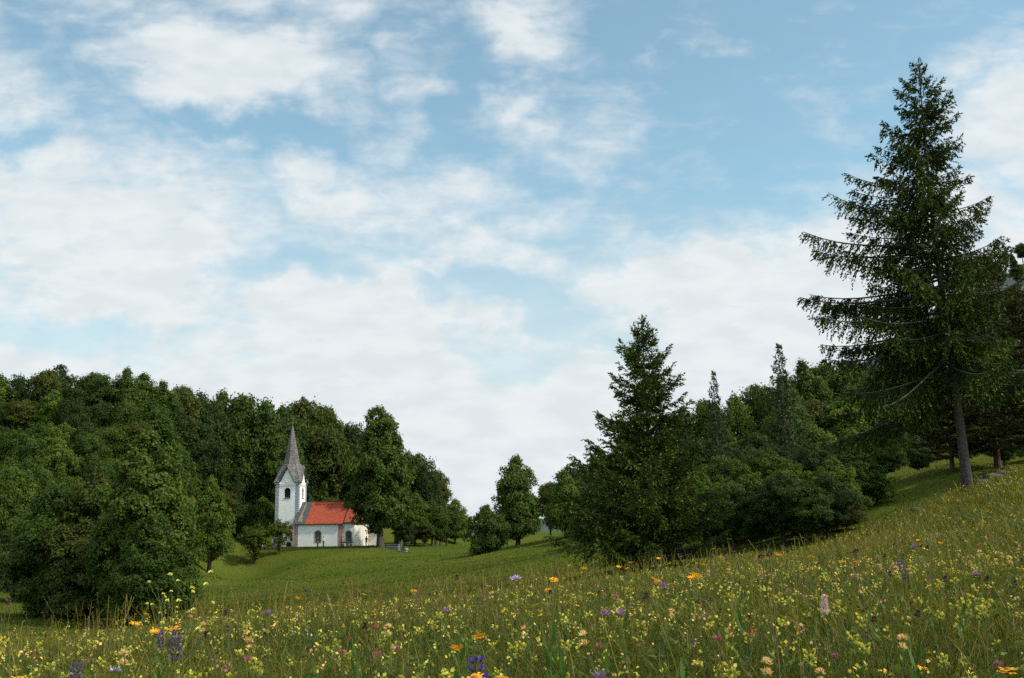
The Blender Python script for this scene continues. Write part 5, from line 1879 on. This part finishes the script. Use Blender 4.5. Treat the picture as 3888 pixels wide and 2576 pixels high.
def mustard(h):
    root = empty('buckler_mustard', (0, -60, -40))
    q = QB()
    heads = []
    tips = []
    main = np.stack([np.zeros(6), np.zeros(6), np.linspace(-.02, h, 6)], 1)
    v, f = tube(main, np.linspace(.003, .0015, 6), 4)
    q.add(v, f, .4)
    tips.append(main[-1])
    for i in range(11):
        z = h * (.45 + .05 * i)
        a = i * 2.4
        L = h * FG.uniform(.16, .34)
        s = np.linspace(0, 1, 4)
        p = np.stack([math.cos(a) * L * .8 * s, math.sin(a) * L * .8 * s, z + L * .6 * s + L * .3 * s ** 2], 1)
        v, f = tube(p, np.linspace(.0017, .0009, 4), 3)
        q.add(v, f, .5)
        tips.append(p[-1])
    link_mesh('stem', q.mesh('stem', [M['stem']]), root)
    hm = head_mesh('flower_head', lambda qq: ball_petals(qq, 22, .0095, .7, .5, .3), ['p_mustard'])
    for t in tips:
        o = link_mesh('flower_head', hm, root)
        o.location = tuple(t)
        o.rotation_euler = (0, 0, FG.uniform(0, 6))
    return (root, h)


K_MUSTARD = kind(mustard(.62))


def broad_plant():
    root = empty('gentian_plant', (0, -60, -40))
    me, tip = stem_mesh(.30, .003, 12, .13, 'stem', .05, .34, .9)
    link_mesh('stem', me, root)
    q = QB()
    q.leaves(np.array([tip]), np.array([[0, 0, .03]]), np.array([[.01, 0, 0]]), [.5])
    ball_petals(q, 10, .025, 1.2, .8, .3)
    me = mesh_np('leaf_rosette', np.concatenate(q.v) + np.concatenate([np.zeros((4, 3)), np.tile(tip, (40, 1))]), np.concatenate(q.f), [M['leaf_broad']], np.concatenate(q.t))
    link_mesh('leaf_rosette', me, root)
    return (root, .30)


K_BROAD = kind(broad_plant())
USED = set()


def plant_at(kindl, x, y, label, group, cat='flower', h=None, s=None):
    pr, H = kindl[int(FG.integers(len(kindl)))]
    if pr.name in USED:
        o = copy_tree(pr)
    else:
        USED.add(pr.name)
        o = pr
    z = gz(x, y)
    sc = float(FG.uniform(.85, 1.15)) if s is None else s
    o.location = (float(x), float(y), z - .01)
    o.rotation_euler = (float(FG.normal(0, .06)), float(FG.normal(0, .06)), float(FG.uniform(0, 6.28)))
    if h is None:
        o.scale = (sc, sc, sc)
    else:
        k = h / H
        o.scale = (sc, sc, k)
        for ch_ in o.children:
            if not ch_.name.startswith(('stem',)):
                ch_.scale = (1, 1, sc / k)
    tag(o, label, cat, group)
    return o


def hero(kindl, px, py, d, label, group=None, s=1.0, cat='flower'):
    """A plant whose flower head shows at pixel (px, py), rooted on the slope at distance d."""
    p = at(px, py, d)
    h = max(.12, p[2] - gz(p[0], p[1]))
    return plant_at(kindl, p[0], p[1], label, group, cat, h, s)


G_OX, G_RAT, G_VET = 'orange yellow oxeye daisies in the meadow', 'yellow rattle plants in the near meadow', 'cream and orange kidney vetches in the meadow'
hero([K_SAGE[0]], 489, 655, 3.0, 'dark violet sage spike, tallest purple flower at the bottom of the meadow', 'violet sage spikes in the meadow', 1.15)
for px, py, d, lab in [(907, 557, 6.5, 'violet sage spike high on the slope toward the big spruce'), (177, 628, 4.6, 'dim violet sage flower low among yellow rattle under the dark trees'), (160, 630, 7.0, 'small violet sage just behind another in the grass below the dark trees'),
                       (76, 665, 4.0, 'violet sage flower near the lower corner under the dark tree group'), (497, 672, 3.1, 'violet sage flower touching the tallest sage spike at its foot')]:
    hero(K_SAGE, px, py, d, lab, 'violet sage spikes in the meadow', 1.0)
for px, py, d, lab, s in [
    (467, 646, 3.3, 'flat orange yellow daisy just beside the dark violet sage', 1.0), (476, 636, 3.4, 'orange yellow daisy with raised petals above its neighbour by the sage', .9), (471, 674, 2.9, 'large orange daisy cut by the bottom edge before the sage', 1.15),
    (512, 675, 2.8, 'wide orange daisy at the bottom edge just past the sage', 1.25), (997, 664, 3.6, 'large bright orange daisy alone near the lower corner of the slope', 1.3), (921, 666, 3.8, 'closed orange daisy near the bottom edge of the slope', .9),
    (554, 577, 6.0, 'orange daisy on the meadow brow below the smaller spruce', 1.0), (684, 577, 5.4, 'ragged orange daisy on the brow just past the smaller spruce', 1.25), (700, 574, 5.5, 'orange daisy beside the ragged one, bending sideways', 1.2),
    (302, 598, 7.5, 'lone orange daisy on the brow below the church mound', 1.1), (147, 630, 5.5, 'orange daisy under the dark tree group, farthest toward the frame edge', 1.1), (180, 625, 5.0, 'orange daisy in the grass right below the round-topped linden', 1.2),
    (131, 623, 6.0, 'small orange daisy in shade below the dark tree group', 1.2), (19, 676, 3.4, 'orange daisy half cut at the bottom corner', 1.2), (550, 588, 6.3, 'orange daisy lower on the brow below the smaller spruce', .9),
    (818, 555, 8.0, 'orange daisy high on the slope under the bushy trees', 1.3), (838, 560, 7.0, 'orange daisy lying sideways high on the slope', 1.3), (852, 561, 7.0, 'orange daisy next to the sideways one on the slope', 1.2)]:
    hero(K_OXEYE, px, py, d, lab, G_OX, s)
hero(K_PLANT, 833, 611, 3.7, 'fluffy pale pink plantain spike standing out of the slope grass', None, 1.05)
for px, py, d, lab in [(502, 576, 5.0, 'flat lilac scabious on the brow between church and smaller spruce'), (121, 665, 5.0, 'small pale lilac scabious in the grass under the dark trees')]:
    hero(K_LILAC, px, py, d, lab, 'lilac scabious flowers', 1.1)
for px, py, d, lab in [(603, 611, 4.2, 'purple knapweed in the middle of the meadow'), (630, 611, 4.2, 'purple knapweed just past another in the middle of the meadow'), (911, 545, 7.0, 'purple knapweed high on the slope above the violet sage'),
                       (272, 611, 6.2, 'purplish knapweed in the meadow below the church tower'), (443, 609, 5.8, 'purplish knapweed in the meadow below the gap'), (609, 671, 3.1, 'pink knapweed near the bottom edge of the meadow'), (664, 585, 5.0, 'dull purple knapweed below the pale boulders'), (975, 572, 6.0, 'purple knapweed far up the slope near the frame edge')]:
    hero(K_PURPLE, px, py, d, lab, 'purple knapweeds in the meadow', 1.0)
for px, py, d, lab in [(775, 552, 3.3, 'tall stem with dark thistle bud standing above the others on the slope'), (779, 550, 3.6, 'thin tall stem with dark bud right behind the tall thistle'), (868, 549, 3.8, 'tall thistle stem with dark bud before the sunlit slope'),
                       (680, 598, 4.4, 'thistle bud stem in the open grass right of the smaller spruce'), (737, 615, 3.6, 'stem with round green thistle bud low on the slope')]:
    hero(K_THISTLE, px, py, d, lab, 'thistle stems on the slope', .72)
for px, py, d, s, lab in [(185, 586, 5.2, 1.0, 'tall branching yellow mustard plant before the meadow corner by the dark trees'), (152, 592, 6.0, .8, 'smaller branching yellow mustard plant against the dark trees')]:
    hero(K_MUSTARD, px, py, d, lab, 'branching yellow mustard plants', s)
for px, py, d in [(545, 618, 3.8), (568, 628, 3.4), (600, 640, 3.2), (460, 640, 3.5), (745, 585, 4.4), (905, 640, 3.4), (680, 660, 3.0), (170, 660, 3.6), (350, 640, 3.6), (960, 600, 4.4)]:
    hero(K_BROAD, px, py, d, 'broad-leaved dark green gentian plant without flowers in the meadow', 'flowerless broad-leaved plants', .55, 'plant')


def scatter(kindl, n, r0, r1, label, group, power=1.2, pat=0.0, half=R(31), right=0.0, s0=.85, s1=1.15, cat='flower'):
    i = 0
    tries = 0
    while i < n and tries < n * 40:
        tries += 1
        r = (FG.uniform(r0 ** power, r1 ** power)) ** (1 / power)
        th = FG.uniform(-half, half)
        x, y = r * math.sin(th), r * math.cos(th)
        if FG.uniform() > (1 - pat) + pat * float(patchy(np.array([x]), np.array([y]))[0]) ** 2 * 1.3:
            continue
        if right and FG.uniform() > .5 + right * th:
            continue
        plant_at(kindl, x, y, label, group, cat, None, float(FG.uniform(s0, s1)))
        i += 1


scatter(K_RATTLE, 300, 2.3, 9.5, 'yellow rattle plant with pale yellow hooded flowers in the near meadow grass', G_RAT, 1.25, .75, s0=.62, s1=.98)
scatter(K_VETCH, 42, 3.0, 13, 'kidney vetch with cream and orange flower clusters in the meadow', G_VET, 1.3, .5, R(28), .7)
scatter(K_OXEYE, 34, 7, 24, 'small orange yellow oxeye daisy farther up the flowery slope', G_OX, 1.4, 0, R(28), 1.0, 1.0, 1.4)
scatter(K_CUP, 70, 3, 14, 'small golden buttercup in the meadow grass', 'buttercups in the meadow', 1.3, .3)
scatter(K_CLOVER, 34, 2.6, 10, 'red clover with round dull crimson head in the meadow', 'red clovers in the meadow', 1.2, .3)
scatter(K_BUD, 110, 2.8, 16, 'thin stem with dark brown plantain bud above the grass', 'dark plantain buds over the grass', 1.3, .2)
scatter(K_RED, 60, 2.8, 14, 'thin stem with reddish brown round burnet head in the meadow', 'reddish burnet heads in the meadow', 1.3, .2)


def far_flowers():
    """The flowers beyond those built one by one: nobody could count them."""
    g = np.random.default_rng(9)
    mt = grass_mat('far_petal', [(0, (.30, .31, .06)), (.55, (.55, .47, .075)), (.7, (.80, .45, .05)), (.85, (.70, .45, .22)), (1, (.35, .12, .15))], .3)
    q = QB()
    xs, ys = [], []
    for n, r0, r1 in ((1200, 2.6, 6), (2500, 5, 10), (3800, 9, 22), (6500, 20, 52)):
        x, y = wedge_points(g, n, r0, r1, R(36))
        k = g.uniform(0, 1, n) < .15 + .85 * patchy(x, y, 1.7) ** 2.5 * (.6 + .4 * (x > -2))
        k &= crest(x, y) < 1.0
        xs.append(x[k]); ys.append(y[k])
    x, y = np.concatenate(xs), np.concatenate(ys)
    r = np.hypot(x, y)
    n = len(x)
    z = ground(x, y) + g.uniform(.20, .40, n)
    ty = np.where(g.uniform(0, 1, n) < .78, g.uniform(.15, .6, n), g.uniform(.62, 1, n))
    k = np.repeat(np.arange(n), 6)
    c = np.stack([x[k], y[k], z[k]], 1) + g.normal(0, 1, (len(k), 3)) * np.array([.010, .010, .013]) * g.uniform(.7, 1.3, (len(k), 1))
    d = unit(g.normal(size=(len(k), 3)))
    sz = np.maximum(.0075, r[k] * .00042)[:, None] * g.uniform(.6, 1.2, (len(k), 1))
    w = unit(np.cross(d, g.normal(size=d.shape))) * sz * .85
    q.leaves(c, d * sz, w, np.clip(ty[k] + g.normal(0, .05, len(k)), 0, 1))
    o = link_mesh('far_flowers', q.mesh('far_flowers', [mt]))
    tag(o, 'countless small yellow and orange flowers spread up the far part of the slope', 'flowers', kind='stuff')


far_flowers()
# ------------------------------------------------------------------ people on the grass round the church
M['skin'] = mat_plain('skin', (0.42, 0.25, 0.17), 0.6, 0.08, 5.0)
M['hair_dark'] = mat_plain('hair_dark', (0.018, 0.013, 0.010), 0.7, 0.3, 20.0)
M['hair_brown'] = mat_plain('hair_brown', (0.07, 0.04, 0.02), 0.7, 0.3, 20.0)
M['eye'] = mat_plain('eye_dark', (0.02, 0.02, 0.02), 0.3, 0.1)
CLOTH = {k: mat_plain('cloth_' + k, c, 0.9, 0.15, 6.0) for k, c in dict(white=(.74, .76, .80), pale_blue=(.45, .52, .66), navy=(.02, .025, .045), black=(.012, .012, .013), brown=(.12, .075, .04), grey=(.14, .14, .15), red=(.32, .05, .04)).items()}


def skin_mesh(name, verts, edges, radii, mats, root_i=0, sub=1):
    me = bpy.data.meshes.new(name)
    me.from_pydata([tuple(v) for v in verts], edges, [])
    o = bpy.data.objects.new(name, me)
    COL.objects.link(o)
    md = o.modifiers.new('skin', 'SKIN')
    md.use_smooth_shade = True
    sv = me.skin_vertices[0].data
    for i, r in enumerate(radii):
        sv[i].radius = (r, r) if not isinstance(r, tuple) else r
        sv[i].use_root = i == root_i
    s = o.modifiers.new('smooth', 'SUBSURF')
    s.levels = s.render_levels = sub
    dg = bpy.context.evaluated_depsgraph_get()
    ev = o.evaluated_get(dg)
    out = bpy.data.meshes.new_from_object(ev)
    out.name = name
    bpy.data.objects.remove(o)
    out.materials.clear()
    for m_ in mats:
        out.materials.append(m_)
    return out


class Skel:
    def __init__(self):
        self.v, self.e, self.r = [], [], []

    def p(self, co, r, parent=None):
        self.v.append(Vector(co))
        self.r.append(r)
        if parent is not None:
            self.e.append((parent, len(self.v) - 1))
        return len(self.v) - 1

    def chain(self, parent, pts):
        for co, r in pts:
            parent = self.p(co, r, parent)
        return parent


def person(name, loc, rz, pose, shirt, trousers, hair, label, group=None, long_hair=False):
    """One continuous body (head with nose, neck, arms, five-fingered hands, legs, feet); clothes and hair are its children."""
    root = empty(name, loc, rz)
    sit = pose == 'sit'
    hz = .22 if sit else .92
    sk = Skel()
    pel = sk.p((0, 0, hz), (.13, .11))
    wa = sk.p((0, -.01, hz + .2), (.12, .09), pel)
    chst = sk.p((0, .0, hz + .40), (.145, .105), wa)
    nk0 = sk.p((0, .0, hz + .52), (.085, .07), chst)
    nk = sk.p((0, -.01, hz + .60), .052, nk0)
    hd = sk.p((0, -.02, hz + .70), (.075, .088), nk)
    hd2 = sk.p((0, -.02, hz + .79), (.078, .09), hd)
    sk.p((0, -.015, hz + .86), (.045, .05), hd2)
    sk.p((0, -.125, hz + .715), .014, hd)                    # nose
    arms, legs = [], []
    for s in (-1, 1):
        sh = (s * .18, 0, hz + .49)
        if sit:
            el, wr = (s * .25, -.10, hz + .24), (s * .16, -.32, hz + .20)
        elif pose == 'hold':
            el, wr = (s * .25, -.04, hz + .20), (s * .12, -.26, hz + .26)
        else:
            el, wr = (s * .25, .02, hz + .19), (s * .27, -.06, hz - .06)
        arms.append((sh, el, wr))
        i = sk.chain(nk0, [(sh, .056), (el, .040), (wr, .027)])
        d = (Vector(wr) - Vector(el)).normalized()
        side = d.cross(Vector((0, 0, 1)) if abs(d.z) < .8 else Vector((0, 1, 0))).normalized()
        palm = sk.p(Vector(wr) + d * .07, (.036, .018), i)
        nrm = d.cross(side).normalized()
        for k, L in enumerate((.062, .075, .07, .055)):
            b = Vector(wr) + d * .095 + side * ((k - 1.5) * .019)
            sk.chain(palm, [(b, .0095), (b + d * L * .55 - nrm * .008, .0085), (b + d * L - nrm * .026, .007)])
        b = Vector(wr) + d * .035 + side * .034
        sk.chain(palm, [(b, .010), (b + d * .03 + side * .016, .009), (b + d * .055 + side * .014 - nrm * .01, .008)])
        hip = (s * .095, 0, hz - .04)
        if sit:
            kn, an, toe = (s * .16, -.40, .40), (s * .14, -.66, .06), (s * .15, -.80, .03)
        elif pose == 'walk':
            kn, an, toe = (s * .10, -.10 * s, .50), (s * .10, -.10 * s + .10, .08), (s * .11, -.10 * s - .06, .03)
        else:
            kn, an, toe = (s * .10, -.02, .50), (s * .11, .02, .08), (s * .13, -.14, .03)
        legs.append((hip, kn, an, toe))
        sk.chain(pel, [(hip, .085), (kn, .055), (an, .036), (toe, .032)])
    link_mesh('body', skin_mesh('body', sk.v, sk.e, sk.r, [M['skin']], pel), root)
    # shirt: follows trunk and upper arms
    c = Skel()
    a0 = c.p((0, 0, hz + .02), (.15, .125))
    a1 = c.p((0, -.01, hz + .2), (.14, .11), a0)
    a2 = c.p((0, 0, hz + .40), (.165, .125), a1)
    a3 = c.p((0, 0, hz + .535), (.10, .085), a2)
    for sh, el, wr in arms:
        e2 = Vector(el) * .35 + Vector(wr) * .65
        c.chain(a3, [(sh, .072), (el, .056), (e2, .045)])
    link_mesh('shirt', skin_mesh('shirt', c.v, c.e, c.r, [shirt], a0), root)
    c = Skel()
    a0 = c.p((0, 0, hz + .03), (.145, .12))
    for hip, kn, an, toe in legs:
        c.chain(a0, [(hip, .10), (kn, .070), (an, .055)])
    link_mesh('trousers', skin_mesh('trousers', c.v, c.e, c.r, [trousers], a0), root)
    for s in (-1, 1):
        m_ = MB()
        hip, kn, an, toe = legs[0 if s < 0 else 1]
        m_.tube([Vector(an) + Vector((0, .06, -.035)), Vector(an) + Vector((0, 0, -.03)), Vector(toe) + Vector((0, .02, .01)), Vector(toe) + Vector((0, -.05, 0))], [.04, .05, .05, .03], 7)
        m_.build('shoe', CLOTH['black'], root, True)
    m_ = MB()
    m_.lathe([(.098, .0), (.107, .05), (.094, .10), (.05, .135), (.005, .145)], 10, (0, .0, hz + .765), 0, (.92, 1.06))
    if long_hair:
        m_.tube([(0, .06, hz + .82), (0, .09, hz + .70), (0, .10, hz + .56)], [.08, .085, .05], 8)
    m_.build('hair', M[hair], root, True)
    for s in (-1, 1):
        m_ = MB()
        m_.lathe([(.004, -.009), (.011, -.004), (.011, .004), (.004, .009)], 7, (s * .033, -.108, hz + .745))
        m_.build('eye', M['eye'], root, True)
        m_ = MB()
        m_.lathe([(.006, -.028), (.016, -.012), (.018, .014), (.007, .028)], 7, (s * .088, -.01, hz + .725), 0, (.5, 1))
        m_.build('ear', M['skin'], root, True)
    tag(root, label, 'person', group)
    return root


def people():
    G = 'visitors on the grass by the church'

    def put(px, d, rz, pose, sh, tr, hair, lab, lh=False):
        p = at(px, 545, d)
        person('person', (p[0], p[1], gz(p[0], p[1]) - .03), rz, pose, CLOTH[sh], CLOTH[tr], hair, lab, G, lh)
    put(317.6, 193.5, 1.2, 'stand', 'navy', 'black', 'hair_dark', 'person in dark clothes standing under the nave window')
    put(323.4, 193.2, -1.0, 'stand', 'white', 'navy', 'hair_dark', 'person in white shirt facing the one in dark clothes by the nave wall')
    put(366.4, 189.0, .4, 'hold', 'brown', 'black', 'hair_dark', 'person in brown and black standing before the cream apse', True)
    put(252.6, 188.0, -.6, 'sit', 'red', 'grey', 'hair_brown', 'person in red sitting under the farther apple tree')
    put(259.5, 187.5, .3, 'sit', 'grey', 'black', 'hair_dark', 'person in grey sitting behind the white shirted one by the tower')
    put(262.4, 187.0, 2.9, 'sit', 'white', 'navy', 'hair_brown', 'person in bright white shirt sitting on the grass between the apple trees')
    put(265.6, 188.0, 2.2, 'sit', 'black', 'black', 'hair_dark', 'person in black sitting next to the bright white shirt')
    put(272.5, 189.0, -1.8, 'stand', 'pale_blue', 'grey', 'hair_brown', 'person in pale blue standing behind the nearer apple tree')
    put(276.5, 188.5, 1.4, 'sit', 'white', 'grey', 'hair_dark', 'person in white half hidden by the nearer apple trunk')


people()
# ------------------------------------------------------------------ patterns that were never stood anywhere are dropped
for o in [o for o in bpy.data.objects if o.parent is None and o.location.y < -50]:
    for c in list(o.children_recursive):
        bpy.data.objects.remove(c)
    bpy.data.objects.remove(o)
for o in bpy.data.objects:
    if 'used' in o:
        del o['used']
bpy.context.view_layer.update()
